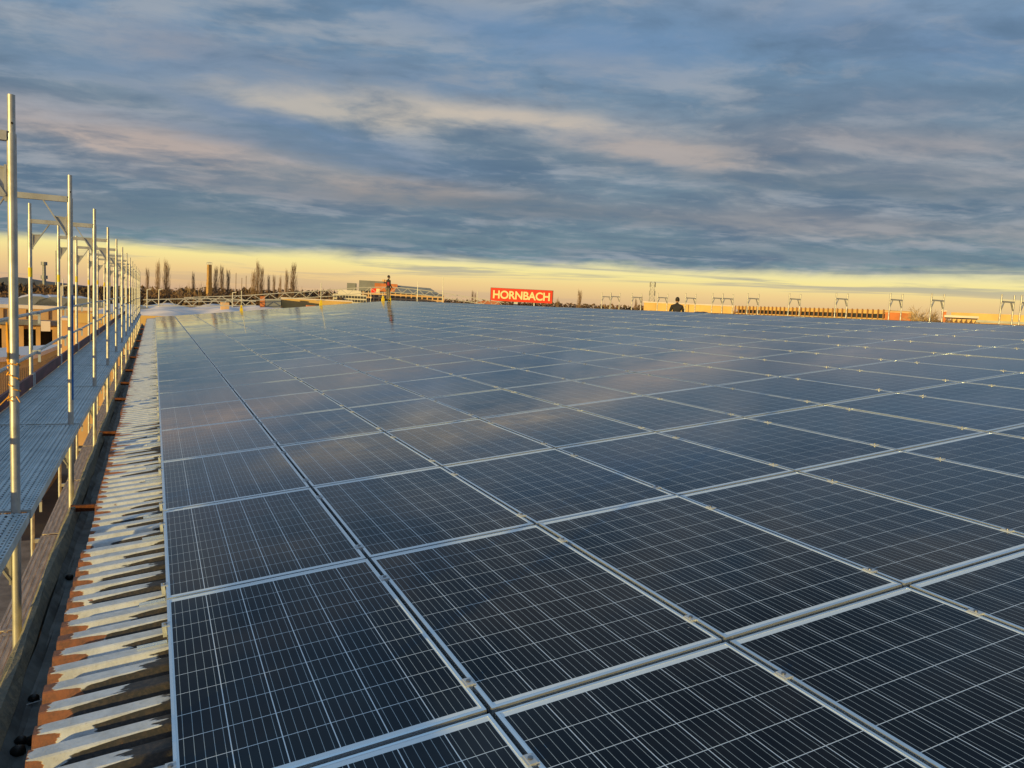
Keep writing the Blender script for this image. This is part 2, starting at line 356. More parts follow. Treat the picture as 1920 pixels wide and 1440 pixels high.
M['blue'] = mat('blue_strip', (.02, .13, .40), .5, 0, .4, 12)
M['rubber'] = mat('black_rubber', (.012, .012, .013), .45)
M['asph'] = mat('yard_asphalt', (.075, .072, .070), .9, 0, .5, .35, .3, col2=(.045, .045, .046))
M['slab'] = mat('concrete_slab', (.20, .19, .175), .9, 0, .4, 1.5, .3)
M['cream'] = mat('cream_wall_panel', (.64, .40, .21), .7, 0, .18, .4)
M['warm'] = mat('yellow_ochre_wall', (.70, .46, .17), .75, 0, .2, .3)
M['trapez'] = mat('trapezoid_cladding', (.58, .46, .29), .55, 0, .12, .8)
M['greywall'] = mat('grey_wall', (.20, .21, .22), .7, 0, .2, .5)
M['darkin'] = mat('dark_interior', (.012, .012, .014), .8)
M['steel'] = mat('painted_steel_grey', (.22, .23, .25), .5, .2, .2, 2)
M['memb'] = mat('pale_membrane_roof', (.78, .67, .62), .75, 0, .35, .25, col2=(.60, .52, .50), mscale=(1, .35, 1))
M['brick'] = mat('chimney_brick', (.50, .29, .10), .85, 0, .35, 4)
M['bark'] = mat('winter_bark', (.30, .19, .115), .9, 0, .4, 1)
M['bark2'] = mat('pale_twigs', (.46, .32, .17), .9, 0, .4, 1)
M['hedge'] = mat('brown_winter_hedge', (.19, .105, .055), .95, 0, .6, .35, col2=(.075, .055, .035))
M['hill'] = mat('far_hill', (.10, .11, .13), .95)
M['red'] = mat('red_sign_face', (.78, .035, .01), .45)
M['letter'] = mat('cream_sign_letter', (.85, .66, .36), .5)
M['orangewall'] = mat('orange_brick_wall', (.55, .18, .06), .8, 0, .25, .6)
M['glass'] = mat('window_glass', (.03, .035, .045), .08)
M['white'] = mat('white_facade', (.66, .60, .50), .6, 0, .1, 1)
M['jacket'] = mat('dark_jacket', (.025, .022, .025), .85, 0, .3, 8)
M['redcloth'] = mat('red_cloth', (.30, .02, .03), .8)
M['jeans'] = mat('pale_trousers', (.20, .17, .14), .85, 0, .3, 8)
M['skin'] = mat('skin', (.45, .28, .20), .6)
M['hair'] = mat('dark_hair', (.02, .014, .010), .7)
M['tarp'] = mat('black_tarpaulin', (.010, .010, .012), .45, 0, 0, 3, .8)
M['trussp'] = mat('dull_white_paint', (.42, .41, .40), .5)
M['pier'] = mat('brown_pier', (.33, .17, .07), .7)
M['gabletrim'] = mat('brown_verge_trim', (.12, .05, .025), .6, 0, .3, 3)
# ------------------------------------------------------------------ ground and the hall below
TS = tan(SL)
def rz(x): return x*TS
g = MB(); g.v = [(-900, -300, -8), (1500, -300, -8), (1500, 1800, -8), (-900, 1800, -8)]; g.f = [(0, 1, 2, 3)]
tag(part('ground', g, M['asph'], None), kind='structure')
for i, (x0, y0, w, h) in enumerate([(-9, 2, 5.5, 9), (-8.5, 12, 5, 8), (-9, 21.5, 5.5, 9), (-6, -7, 3, 8)]):
    pv = MB(); pv.box(x0, x0+w, y0, y0+h, -8.0, -7.9); tag(part('pavement', pv, M['slab'], None), kind='structure')
# warehouse under the roof
ROW0, NR, NC = -2, 30, 14
PU, PV = 1.012, 1.69348
YF = (ROW0+NR)*PV; RX = NC*PU*cos(SL)+.12; RZ = RX/cos(SL)*sin(SL)
wh = thing('warehouse', (0, 0, 0), 'pale warehouse whose low gabled roof carries the whole field of solar panels', 'building')
b_ = MB(); b_.box(-.42, 2*RX+.42, -11.8, YF+.05, -8, -.62); part('wall', b_, M['cream'], wh)
NY0, NY1 = -12.0, YF+.25
# under-roof deck both slopes (solid core below the sheets)
b_ = MB(); xs = [(-.36, -.36*TS-.235), (RX, RZ-.235), (2*RX+.36, -.36*TS-.235), (2*RX+.36, -.61), (-.36, -.61)]
b_.extr(xs, 'y', NY0+.1, NY1-.15, closed=True, caps=True); part('roof_core', b_, M['darkin'], wh)
# corrugated sheets: profile along y, extruded up the slope; each sheet 6 corrugations wide, laps the next
CRZ, VAL = -.085, -.142
def sheet_mesh(n_, xa, xb, flip=False):
    pr = []
    for k in range(n_):
        y = k*CORR
        pr += [(y, VAL), (y+.016, VAL), (y+.050, CRZ-.005), (y+.057, CRZ), (y+.122, CRZ), (y+.129, CRZ-.005)]
    pr.append((n_*CORR, VAL)); pr.append((n_*CORR+.03, VAL))
    m_ = MB(); th = .007
    nseg = 3
    xs_ = [xa+(xb-xa)*i/nseg for i in range(nseg+1)]
    for off, rev in ((0, False), (-th, True)):
        k0 = len(m_.v); n = len(pr)
        for x in xs_:
            for (y, z) in pr: m_.v.append((x, y, (z+rz(x) if not flip else z+rz(2*RX-x))+off))
        for i in range(nseg):
            for j in range(n-1):
                q = (k0+i*n+j, k0+(i+1)*n+j, k0+(i+1)*n+j+1, k0+i*n+j+1)
                m_.f.append(q if not rev else q[::-1])
    n = len(pr); h = (nseg+1)*n
    for j in range(n-1): m_.f.append((j, j+1, h+j+1, h+j))
    return m_
sm = sheet_mesh(6, XE, RX).mesh('roof_sheet', M['roof'])
smr = sheet_mesh(6, RX+.01, 2*RX-XE, True).mesh('roof_sheet', M['roof'])
ns = int((NY1-NY0)/(6*CORR))+1
for i in range(ns):
    y = NY0+i*6*CORR
    r = random.Random(i)
    link('roof_sheet', sm, wh, (r.uniform(-.012, .012), y, .0015*(i % 2)), (0, 0, 0))
    link('roof_sheet', smr, wh, (0, y, .0015*(i % 2)))
b_ = MB(); b_.extr([(RX-.16, RZ-.03), (RX, RZ+.0), (RX+.16, RZ-.03), (RX+.16, RZ-.12), (RX-.16, RZ-.12)], 'y', NY0, NY1, closed=True, caps=True); part('ridge_cap', b_, M['gabletrim'], wh)
b_ = MB()
b_.quadbox([(XE+.02, NY1, -.36), (RX, NY1, RZ-.36), (RX, NY1+.05, RZ-.36), (XE+.02, NY1+.05, -.36), (XE+.02, NY1, -.07+rz(XE)), (RX, NY1, RZ-.06), (RX, NY1+.05, RZ-.06), (XE+.02, NY1+.05, -.07+rz(XE))])
part('verge_trim', b_, M['gabletrim'], wh)
# ------------------------------------------------------------------ the gutter along the eave
gu = thing('box_gutter', (0, 0, 0), 'wide grimy dark box gutter with lichen rim along the eave of the roof', 'gutter')
def wob(y, k=0): return .006*sin(y*2.3+k)+.004*sin(y*7.1+k*2)
def strip(prof, name, m_, y0=-4.5, y1=NY1, step=.35, amp=1, zo=0):
    b = MB(); n = len(prof); ny = int((y1-y0)/step)+1
    for i in range(ny):
        y = y0+(y1-y0)*i/(ny-1)
        for j, (x, z) in enumerate(prof): b.v.append((x+amp*wob(y, j), y, z+amp*wob(y*1.3, j+3)*.6+zo))
    for i in range(ny-1):
        for j in range(n):
            k = (j+1) % n; b.f.append((i*n+j, i*n+k, (i+1)*n+k, (i+1)*n+j))
    b.f.append(tuple(range(n))[::-1]); b.f.append(tuple((ny-1)*n+j for j in range(n)))
    part(name, b, m_, gu)
strip([(-.715, -.62), (-.715, -.405), (-.700, -.395), (-.672, -.400), (-.640, -.475), (-.660, -.62)], 'rim', M['rim'])
strip([(-.655, -.60), (-.638, -.478), (-.600, -.520), (-.585, -.53), (-.37, -.535), (-.37, -.60)], 'floor', M['gut'])
for i, y in enumerate([5.15, 9.05, 12.6, 15.2, 18.0, 22.0, 26, 30, 35, 40]):
    b_ = MB(); b_.box(-.695, -.452, y, y+.035, -.375, -.367); b_.box(-.66, -.452, y+.028, y+.035, -.43, -.375)
    br = part('bracket', b_, M['rust'], gu)
DB = [(62, 1310, .020, 'black rubber lump lying in the gutter beside the small silver screw'), (18, 1392, .020, 'black rubber lump nearest to the gutter rim at the lower edge'), (52, 1300, 0, None), (24, 1410, .024, 'larger black rubber lump in the near end of the gutter'), (66, 1388, .026, 'flat black rubber scrap near the roof edge in the gutter'), (114, 1084, .020, 'small black lump alone in the middle of the gutter')]
for px, py, r_, lb in DB:
    if not lb: continue
    d = ray(px, py); tt = (-.518-CAM.z)/d.z; p = CAM+d*tt
    p.x = max(min(p.x, -.42), -.58)
    rr = random.Random(px); b_ = MB(); n = 8
    for (zz, k) in ((-.017, .8), (.0, 1.0), (.014, .75), (.02, .3)):
        for i in range(n): a = 2*pi*i/n; q = k*r_*rr.uniform(.8, 1.15); b_.v.append((cos(a)*q*1.5, sin(a)*q, zz*r_/.02))
    for l in range(3):
        for i in range(n): b_.f.append((l*n+i, l*n+(i+1) % n, (l+1)*n+(i+1) % n, (l+1)*n+i))
    b_.f.append(tuple(range(n))[::-1]); b_.f.append(tuple(3*n+i for i in range(n)))
    o = part('rubber_lump', b_, M['rubber'], None, smooth=True, loc=(p.x, p.y, -.516)); tag(o, lb, 'debris', 'black lumps lying in the gutter')
sc = MB().tube((-.03, 0, 0), (.028, 0, 0), .0028, n=8).tube((.028, 0, 0), (.034, 0, 0), .009, n=6)
d = ray(48, 1320); p = CAM+d*((-.52-CAM.z)/d.z)
tag(part('screw', sc, M['clamp'], None, loc=(max(p.x, -.575), p.y, -.519), rot=(0, -.1, .2)), 'small silver roofing screw lying in the dark gutter', 'screw')
# ------------------------------------------------------------------ solar panels
PW, PL, TH = .992, 1.668, .035
LIP = .0115
def frame_mb():
    b = MB()
    for (x0, x1, y0, y1) in ((0, LIP, 0, PL), (PW-LIP, PW, 0, PL)): b.box(x0, x1, y0, y1, -TH, .0012)
    for (x0, x1, y0, y1) in ((LIP, PW-LIP, 0, LIP), (LIP, PW-LIP, PL-LIP, PL)): b.box(x0, x1, y0, y1, -TH, .0012)
    return b
FM = frame_mb().mesh('frame', M['frame'])
hx, hy = PW/2-LIP, PL/2-LIP
SM_ = MB().box(-hx, hx, -hy, hy, -.005, -.0008).mesh('cell_sheet', M['sheet'])
SB_ = MB().box(-hx, hx, -hy, hy, -.005, -.0010).mesh('backsheet', M['back'])
h = CELL/2; ch = .0
CM = MB().box(-h, h, -h, h, -.0014, -.0008).mesh('cell', M['cell'])
cb = MB(); cb.box(-.021, .021, -.026, .026, .0014, .0050); cb.box(-.0085, .0085, -.026, .026, -.034, .0014)
cb.box(-.013, .013, -.026, .026, .0050, .0070)
CLM = cb.mesh('clamp', M['clamp'])
BOM = MB().tube((0, 0, .007), (0, 0, .0125), .0085, n=10).tube((0, 0, .0125), (0, 0, .0130), .0045, n=6).mesh('bolt', M['bolt'])
eb = MB(); eb.box(-.024, .009, -.024, .024, .0014, .005); eb.box(-.024, -.006, -.024, .024, -.045, .0014)
ECM = eb.mesh('clamp', M['clamp'])
def pix(p):
    d = p-CAM; z = d.dot(FW)
    return None if z < .05 else (960+FPX*d.dot(RT)/z, 720-FPX*d.dot(UP)/z)
def clip_area(P):
    def cl(poly, fn):
        out = []
        for i in range(len(poly)):
            a, b = poly[i], poly[(i+1) % len(poly)]; fa, fb = fn(a), fn(b)
            if fa >= 0: out.append(a)
            if (fa >= 0) != (fb >= 0):
                t_ = fa/(fa-fb); out.append(tuple(a[k]+(b[k]-a[k])*t_ for k in range(len(a))))
        return out
    Q = [(((p-CAM).dot(RT)), ((p-CAM).dot(UP)), ((p-CAM).dot(FW))) for p in P]
    Q = cl(Q, lambda a: a[2]-.05)
    if len(Q) < 3: return 0
    Q = [(960+FPX*a/c, 720-FPX*b/c) for a, b, c in Q]
    for fn in (lambda a: a[0], lambda a: 1920-a[0], lambda a: a[1], lambda a: 1440-a[1]):
        Q = cl(Q, fn)
        if len(Q) < 3: return 0
    return abs(sum(Q[i][0]*Q[(i+1) % len(Q)][1]-Q[(i+1) % len(Q)][0]*Q[i][1] for i in range(len(Q))))/2
PAN = []
for r in range(ROW0, ROW0+NR):
    for c in range(NC):
        u0, y0 = c*PU, r*PV
        P = [Vector((u*cos(SL), y, u*sin(SL))) for u, y in ((u0, y0), (u0+PW, y0), (u0+PW, y0+PL), (u0, y0+PL))]
        PAN.append((clip_area(P), r, c))
PAN.sort(key=lambda a: -a[0])
CLY = (.20, 1.36)
stuffF, stuffS = MB(), MB()
for k, (ar, r, c) in enumerate(PAN):
    u0, y0 = c*PU+.010, r*PV+.0125
    loc = Vector((u0*cos(SL), y0, u0*sin(SL)))
    rr = random.Random(r*31+c)
    rot = (rr.gauss(0, .0016), -SL+rr.gauss(0, .0016), 0)
    if k < 300:
        rl = '%s row from the camera' % ORD[r] if r >= 0 else ('row cut by the lower picture edge' if r == -1 else 'row behind the camera')
        cl_ = 'column along the corrugated strip' if c == 0 else ('last column before the ridge' if c == NC-1 else '%s column from the corrugated strip' % ORD[c])
        pn = thing('solar_panel', loc, 'dark solar panel, %s, %s' % (cl_, rl), 'solar panel', 'solar panels laid over the roof', rot)
        link('frame', FM, pn)
        dist = (loc-CAM).length
        # near ones get their cells as pieces
        cpx = FPX*CELL/max(dist, .5)
        sinv = max(.01, (CAM-loc).normalized().dot(Vector((-sin(SL), 0, cos(SL)))))
        if ar > 0 and cpx*sinv > 8.5:
            bs = link('backsheet', SB_, pn, (PW/2, PL/2, 0))
            for i in range(6):
                for j in range(10):
                    link('cell', CM, bs, ((i-2.5)*CPX, (j-4.5)*CPY, 0))
        else: link('cell_sheet', SM_, pn, (PW/2, PL/2, 0))
        for cy in CLY:
            yy = cy+rr.uniform(-.02, .02)
            if c < NC-1: q = link('clamp', CLM, pn, (PW+.010, yy, 0)); 
            else: q = link('clamp', ECM, pn, (PW, yy, 0), (0, 0, pi))
            if dist < 14: link('bolt', BOM, q, (0, 0, 0) if c < NC-1 else (-.008, 0, -.002))
            if c == 0:
                q = link('clamp', ECM, pn, (0, cy, 0))
                if dist < 14: link('bolt', BOM, q, (-.008, 0, -.002))
    else:
        mm = Matrix.Translation(loc) @ Matrix.Rotation(-SL, 4, 'Y')
        for (src, dst, off) in ((FM, stuffF, Vector((0, 0, 0))), (SM_, stuffS, Vector((PW/2, PL/2, 0)))):
            kk = len(dst.v)
            for v in src.vertices: dst.v.append(tuple(mm @ (v.co+off)))
            for p_ in src.polygons: dst.f.append(tuple(kk+i for i in p_.vertices))
me = bpy.data.meshes.new('far_solar_panels'); me.from_pydata(stuffF.v+stuffS.v, [], stuffF.f+[tuple(i+len(stuffF.v) for i in f) for f in stuffS.f]); me.update()
me.materials.append(M['frame']); me.materials.append(M['sheetplain'] if 'sheetplain' in M else mat('far_laminate', (.008, .011, .017), .1, 0, .2, 2))
for i, p_ in enumerate(me.polygons): p_.material_index = 0 if i < len(stuffF.f) else 1
tag(link('far_solar_panels', me), 'remaining solar panels of the farthest rows towards the far gable', 'solar panels', kind='stuff')
# mounting rails run up the slope on the crests
rm = MB(); rm.quadbox([(-.0, -.02, -.085), (NC*PU+.04, -.02, -.085), (NC*PU+.04, .02, -.085), (-.0, .02, -.085), (-.0, -.02, -.036), (NC*PU+.04, -.02, -.036), (NC*PU+.04, .02, -.036), (-.0, .02, -.036)])
RM = rm.mesh('mounting_rail', M['frame'])
rs = MB()   # short visible stub: two flanges with a slot
rs.box(-.125, -.002, -.017, .017, -.084, -.080); rs.box(-.125, -.002, -.017, -.014, -.080, -.073); rs.box(-.125, -.002, .014, .017, -.080, -.073)
RS = rs.mesh('stub', M['frame'])
for r in range(ROW0, ROW0+NR):
    for j, cy in enumerate(CLY):
        rl = 'in the %s panel row' % ORD[r] if r >= 0 else ('in the row cut by the picture edge' if r == -1 else 'in the row behind the camera')
        ra = thing('mounting_rail', (0, r*PV+.0125+cy, 0), 'bright aluminium rail end at the %s clamp %s' % (['near', 'far'][j], rl), 'mounting rail', 'mounting rails under the panels', (0, -SL, 0))
        link('rail', RM, ra); link('stub', RS, ra)
# ------------------------------------------------------------------ scaffold along the left eave
XI, XO = -.775, -1.505
FY0, FDY, NF = 2.86, 3.30, 14
ZT, ZD = 2.53, .13
scf = thing('scaffold', (XO, 0, -8), 'galvanised steel scaffold with plank decks and toe boards running along the left eave', 'scaffold')
scf.location = (0, 0, 0)
def gusset(b, x, s_, z):     # flat knee brace below the transom
    b.bar((x+s_*.20, 0, z-.02), (x+s_*.005, 0, z-.30), .012, .035, up=(0, 1, 0))
    b.bar((x+s_*.02, 0, z-.16), (x+s_*.10, 0, z-.13), .010, .025, up=(0, 1, 0))
post_prof = [(-.0241, 0)]
def frame_parts(parent, y, first, z0=-8.0, xi=XI, xo=XO, zt=ZT, detail=True):
    fr = link('scaffold_frame', None, parent, (0, y, 0)); fr.empty_display_size = .2
    return fr
pm_long = MB(); pm_long.tube((0, 0, -8), (0, 0, ZT-.21), .0242, n=16); pm_long.tube((0, 0, ZT-.21), (0, 0, ZT), .0195, n=16)
for z in (ZD-.04, -1.91, -3.91): pm_long.tube((0, 0, z-.09), (0, 0, z+.01), .0262, n=16)
PM = pm_long.mesh('post', M['galv'], True)
for me_ in (PM,):
    pass
TRM = MB().box(XO+.02, XI-.02, -.025, .025, 0, .052).mesh('transom', M['galv'])
def gmesh(x, s_):     # plate-like corner brace with a web, hung from a transom at z = 0
    b = MB()
    b.bar((x+s_*.215, 0, 0), (x+s_*.03, 0, -.30), .012, .036, up=(0, 1, 0))
    b.bar((x+s_*.030, 0, -.33), (x+s_*.030, 0, -.13), .012, .024, up=(0, 1, 0))
    b.bar((x+s_*.025, 0, -.145), (x+s_*.125, 0, -.138), .010, .024, up=(1, 0, 0))
    b.quadbox([(x+s_*.03, -.003, -.30), (x+s_*.06, -.003, -.25), (x+s_*.06, .003, -.25), (x+s_*.03, .003, -.30), (x+s_*.03, -.003, -.14), (x+s_*.12, -.003, -.14), (x+s_*.12, .003, -.14), (x+s_*.03, .003, -.14)])
    return b.mesh('corner_brace', M['galv'])
GI, GO = gmesh(XI, -1), gmesh(XO, 1)
pinm = MB().tube((-.035, 0, 0), (.0, 0, 0), .006, n=8).bar((-.036, 0, .0), (-.036, 0, -.06), .006, .018)
wedge = MB().bar((.02, 0, 0), (.11, 0, 0), .04, .05).bar((.095, 0, .03), (.095, 0, -.13), .012, .03, up=(1, 0, 0))
WM = wedge.mesh('wedge_lock', M['clamp'])
for k in range(-1, NF):
    y = FY0+FDY*k
    fr = link('scaffold_frame', None, scf, (0, y, 0))
    link('post', PM, fr, (XI, 0, 0)); link('post', PM, fr, (XO, 0, 0))
    [link('transom', TRM, fr, (0, 0, z)) for z in (ZT-.25, ZD-.045, ZD-2.045, ZD-4.045)]; [(link('corner_brace', GI, fr, (0, 0, z)), link('corner_brace', GO, fr, (0, 0, z))) for z in (ZT-.25, ZD-.045, ZD-2.045)]
    for zz in (ZD+1.0, ZD+.5, ZD-1.0, ZD-1.5): link('wedge_lock', WM, fr, (XO, 0, zz))
    # coupling holes and pins at the spigots
    h_ = MB().tube((0, -.0262, 0), (0, -.018, 0), .0065, n=10); link('pin_hole', h_.mesh('pin_hole', M['rubber']), fr, (XI+.006, 0, ZT-.155))
# decks: two steel planks a bay
def plank(w, L, ribs, th=.055):
    b = MB(); n = ribs
    b.box(0, .022, 0, L, -th, 0); b.box(w-.022, w, 0, L, -th, 0)
    b.box(.022, w-.022, 0, L, -.012, -.006)
    p_ = (w-.044)/n
    for i in range(n):
        x = .022+p_*i+p_*.22; b.box(x, x+p_*.56, .05, L-.05, -.006, -.001)
    b.box(.022, w-.022, 0, .05, -.006, -.0005); b.box(.022, w-.022, L-.05, L, -.006, -.0005)
    for x in (.06, w-.09): b.box(x, x+.03, -.028, 0, -.03, -.002); b.box(x, x+.03, L, L+.028, -.03, -.002)
    return b
PK = plank(.38, FDY-.075, 8).mesh('deck_plank', M['deck'])
PK2 = plank(.38, FDY-.075, 6).mesh('deck_plank', M['plankwood'])
for k in range(-2, NF-1):
    y = FY0+FDY*k+.0375
    for j, x in enumerate((XO+.035, XO+.422)):
        link('deck_plank', PK, scf, (x, y, ZD+.055), (0, 0, 0))
    for j, x in enumerate((XO+.035, XO+.422)):
        if j: link('deck_plank', PK2, scf, (XO+.10, y, ZD-2+.055)); link('deck_plank', PK2, scf, (XO+.10+.386, y, ZD-2.02+.055), (0, 0, 0))
# toe boards, guard rails on the outer side
TBM = MB().box(-.015, .015, .03, FDY-.03, 0, .155).mesh('toe_board', M['toe'])
TBE = MB().box(-.017, .017, 0, .07, -.004, .158).mesh('end_fitting', M['clamp'])
GRL = MB().tube((0, .0, 0), (0, FDY+.06, 0), .019, n=10).mesh('guard_rail', M['galv'], True)
for k in range(-1, NF-1):
    y = FY0+FDY*k
    for zz in (ZD+.06,):
        o = link('toe_board', TBM, scf, (XO+.02, y, zz))
        link('end_fitting', TBE, o, (0, .03, 0)); link('end_fitting', TBE, o, (0, FDY-.10, 0))
    for zz in (ZD+1.0, ZD+.5, ZD-1.0, ZD-1.5):
        r = random.Random(k*7+zz); link('guard_rail', GRL, scf, (XO+.055, y-.03, zz+r.uniform(-.01, .01)), (r.uniform(-.006, .006), 0, r.uniform(-.004, .004)))
# end guard rails low + inner protection tube far along
# yellow tape rings, orange cord, blue strip, dark tape rings
def ring(z0, z1, r, m_, nm, x, y, a0=0, a1=2*pi):
    b = MB(); n = 16
    for z in (z0, z1):
        for i in range(n+1):
            a = a0+(a1-a0)*i/n; b.v.append((cos(a)*r, sin(a)*r, z))
    for i in range(n): b.f.append((i, i+1, n+2+i, n+1+i))
    return part(nm, b, m_, scf, smooth=True, loc=(x, y, 0))
for k in range(1, 9): ring(CAM.z+.10-.03*(k % 2), CAM.z+.22-.03*(k % 2), .0252, M['yellow'], 'yellow_tape', XO, FY0+FDY*k+0)
ring(.42, 1.42, .0250, M['blue'], 'blue_strip', XI, FY0+FDY, -1.15, .5)  # thin blue shell over one side of the second inner post
oc = MB(); rr = random.Random(4)
for i in range(26):
    a = i*.9; z = 1.10-.010*i+rr.uniform(-.01, .01)
    oc.tube((cos(a)*.027, sin(a)*.027, z), (cos(a+.9)*.030, sin(a+.9)*.030, z-.008), .0035, n=5)
for i in range(7): oc.tube((-.026, -.012, 1.12-.02*i), (-.029-.006*rr.random(), -.010, 1.28-.05*i), .005, n=5)
for a in (2.2, 3.6, 4.4, 5.2): oc.tube((cos(a)*.028, sin(a)*.028, .86), (cos(a)*.075, sin(a)*.07, .83+.02*sin(a*3)), .003, n=5)
part('orange_cord', oc, M['orange'], scf, loc=(XI, FY0, 0))
# ------------------------------------------------------------------ far gable guard posts
gp = [(453, 545, 50.5), (602, 530, 49.0), (718, 549, 48.0), (776, 556, 47.6)]
GL = ['leftmost slim guard post clamped at the far gable edge', 'tall slim guard post on the far gable left of the white office', 'guard post beside the standing person on the far gable', 'guard post right of the standing person on the far gable']
def on_far(px):
    # point on the line of the far gable edge seen at px
    d = ray(px, hz(px)); k = (YF+.15-CAM.y)/d.y; x = CAM.x+d.x*k
    return x
for (px, py, _), lb in zip(gp, GL):
    x = on_far(px); x = min(x, RX-.3); zb = rz(x)
    D = Vector((x-CAM.x, YF-CAM.y)).length; zt = at(px, D, py=py).z
    o = thing('guard_post', (x, YF+.22, zb), lb, 'guard post', 'guard posts on the far gable')
    part('pole', MB().tube((0, 0, -.3), (0, 0, zt-zb), .022, n=8), M['galv'], o, smooth=True)
    part('clamp_base', MB().box(-.08, .08, -.16, .06, -.05, .18).box(-.05, .05, -.10, .05, .18, .34), M['yellow'], o)
    part('hook', MB().bar((-.28, 0, .30), (.28, 0, .36), .03, .03), M['galv'], o)
# ------------------------------------------------------------------ people (skin-modifier bodies)
def body(name, verts, edges, m_, parent, sub=2):
    me = bpy.data.meshes.new(name); me.from_pydata([v[:3] for v in verts], edges, []); me.update()
    o = link(name, me, parent); sk = o.modifiers.new('skin', 'SKIN'); ssub = o.modifiers.new('sub', 'SUBSURF'); ssub.levels = sub; ssub.render_levels = sub
    if not me.skin_vertices: 
        me.attributes
    sv = me.skin_vertices[0].data if len(me.skin_vertices) else None
    if sv:
        for i, v in enumerate(verts): sv[i].radius = (v[3], v[4] if len(v) > 4 else v[3]); sv[i].use_root = (i == 0)
    me.materials.append(m_); return o
def ensure_skin(me):
    if not len(me.skin_vertices):
        bm_ = None
        import bmesh
        bm_ = bmesh.new(); bm_.from_mesh(me); bm_.verts.layers.skin.verify(); bm_.to_mesh(me); bm_.free()
def skinned(name, V, E, m_, parent, sub=2):
    import bmesh
    bm_ = bmesh.new(); ly = bm_.verts.layers.skin.verify(); L = []
    for v in V:
        b = bm_.verts.new(v[:3]); b[ly].radius = (v[3], v[4] if len(v) > 4 else v[3]); L.append(b)
    L[0][ly].use_root = True
    for a, b in E: bm_.edges.new((L[a], L[b]))
    me = bpy.data.meshes.new(name); bm_.to_mesh(me); bm_.free(); me.materials.append(m_)
    o = link(name, me, parent); o.modifiers.new('skin', 'SKIN'); s_ = o.modifiers.new('sub', 'SUBSURF'); s_.levels = s_.render_levels = sub
    return o
def chain(V, E, pts, root=None):
    prev = root
    for p_ in pts:
        V.append(p_); i = len(V)-1
        if prev is not None: E.append((prev, i))
        prev = i
    return prev
def hand(V, E, w, d, s):   # palm and fingers from wrist index w; d = pointing direction
    d = Vector(d).normalized(); side = Vector((0, 1, 0)) if abs(d.y) < .8 else Vector((1, 0, 0))
    q = Vector(V[w][:3]); palm = q+d*.07; V.append((*palm, .035, .016)); pi_ = len(V)-1; E.append((w, pi_))
    for k, (o_, l_) in enumerate(((-.027, .055), (-.009, .068), (.009, .064), (.027, .050))):
        a = palm+side*o_+d*.02; b2 = a+d*l_*.55+Vector((s*.008, 0, 0)); c2_ = b2+d*l_*.45+Vector((s*.02, 0, 0))
        chain(V, E, [(*a, .009), (*b2, .0085), (*c2_, .007)], pi_)
    a = q+d*.03-side*.035; chain(V, E, [(*a, .010), (*(a+d*.045-side*.015), .008)], w)
def head(parent, c, face, hair_long=False, hood=None):
    """head in skin with nose, ears, eyes, mouth; hair as its own mesh"""
    c = Vector(c); fz = Vector(face).normalized(); sd = fz.cross(Vector((0, 0, 1))).normalized(); up = Vector((0, 0, 1))
    def ell(cen, rx, ry, rz_, nu=14, nv=10, fn=None):
        b = MB()
        for j in range(nv+1):
            ph = pi*j/nv
            for i in range(nu):
                th = 2*pi*i/nu
                p_ = Vector(cen)+sd*(rx*sin(ph)*cos(th))+fz*(ry*sin(ph)*sin(th))+up*(rz_*cos(ph))
                b.v.append(tuple(p_))
        for j in range(nv):
            for i in range(nu): b.f.append((j*nu+i, (j+1)*nu+i, (j+1)*nu+(i+1) % nu, j*nu+(i+1) % nu))
        return b
    def join(a, b): k = len(a.v); a.v += b.v; a.f += [tuple(i+k for i in f) for f in b.f]
    hb = ell(c, .076, .095, .115)
    join(hb, ell(c+fz*.10-up*.012, .014, .020, .024, 8, 6)); join(hb, ell(c+fz*.055-up*.075, .045, .035, .035, 10, 6))
    for s_ in (-1, 1): join(hb, ell(c+sd*s_*.078-up*.01, .012, .022, .033, 8, 6))
    part('head', hb, M['skin'], parent, smooth=True)
    eb_ = ell(c+fz*.083+sd*.031+up*.012, .013, .010, .008, 8, 6); join(eb_, ell(c+fz*.083-sd*.031+up*.012, .013, .010, .008, 8, 6)); join(eb_, ell(c+fz*.086-up*.055, .024, .007, .005, 8, 6))
    part('face_features', eb_, M['hair'], parent)
    part('hair', ell(c+up*.022-fz*.016, .087, .098, .108), M['hair'], parent, smooth=True)
# standing worker on the ridge end, seen from the side, jacket dark with red
px = 727; xs_ = 13.3; ys_ = YF-.9
d = ray(px, hz(px)); kk = (ys_-CAM.y)/d.y; xs_ = CAM.x+d.x*kk
pz = rz(xs_)+.0
st = thing('person', (xs_, ys_, pz), 'person standing upright on the far roof corner in dark hooded jacket with red side', 'person')
st.rotation_euler = (0, 0, radians(-75))
V, E = [], []
V.append((0, 0, .95, .15, .11))
chain(V, E, [(0, 0, 1.08, .145, .10), (0, 0, 1.25, .165, .11), (0, .0, 1.40, .16, .10), (0, 0, 1.47, .075, .07), (0, .01, 1.55, .055)], 0)
for s_ in (-1, 1):
    w = chain(V, E, [(s_*.19, 0, 1.41, .062), (s_*.23, .0, 1.16, .05), (s_*.19, .14, .98, .038), (s_*.17, .18, .95, .028)], 3)
    hand(V, E, w, (-s_*.2, .8, -.4), s_)
    chain(V, E, [(s_*.10, 0, .86, .095), (s_*.11, .02, .48, .062), (s_*.12, 0, .10, .045), (s_*.12, .13, .04, .04)], 0)
skinned('body', V, E, M['jacket'], st, 2)
V, E = [], []; V.append((0, 0, .90, .155, .115)); 
for s_ in (-1, 1): chain(V, E, [(s_*.10, 0, .84, .104), (s_*.11, .02, .48, .074), (s_*.12, 0, .13, .060)], 0)
skinned('trousers', V, E, M['jeans'], st, 2)
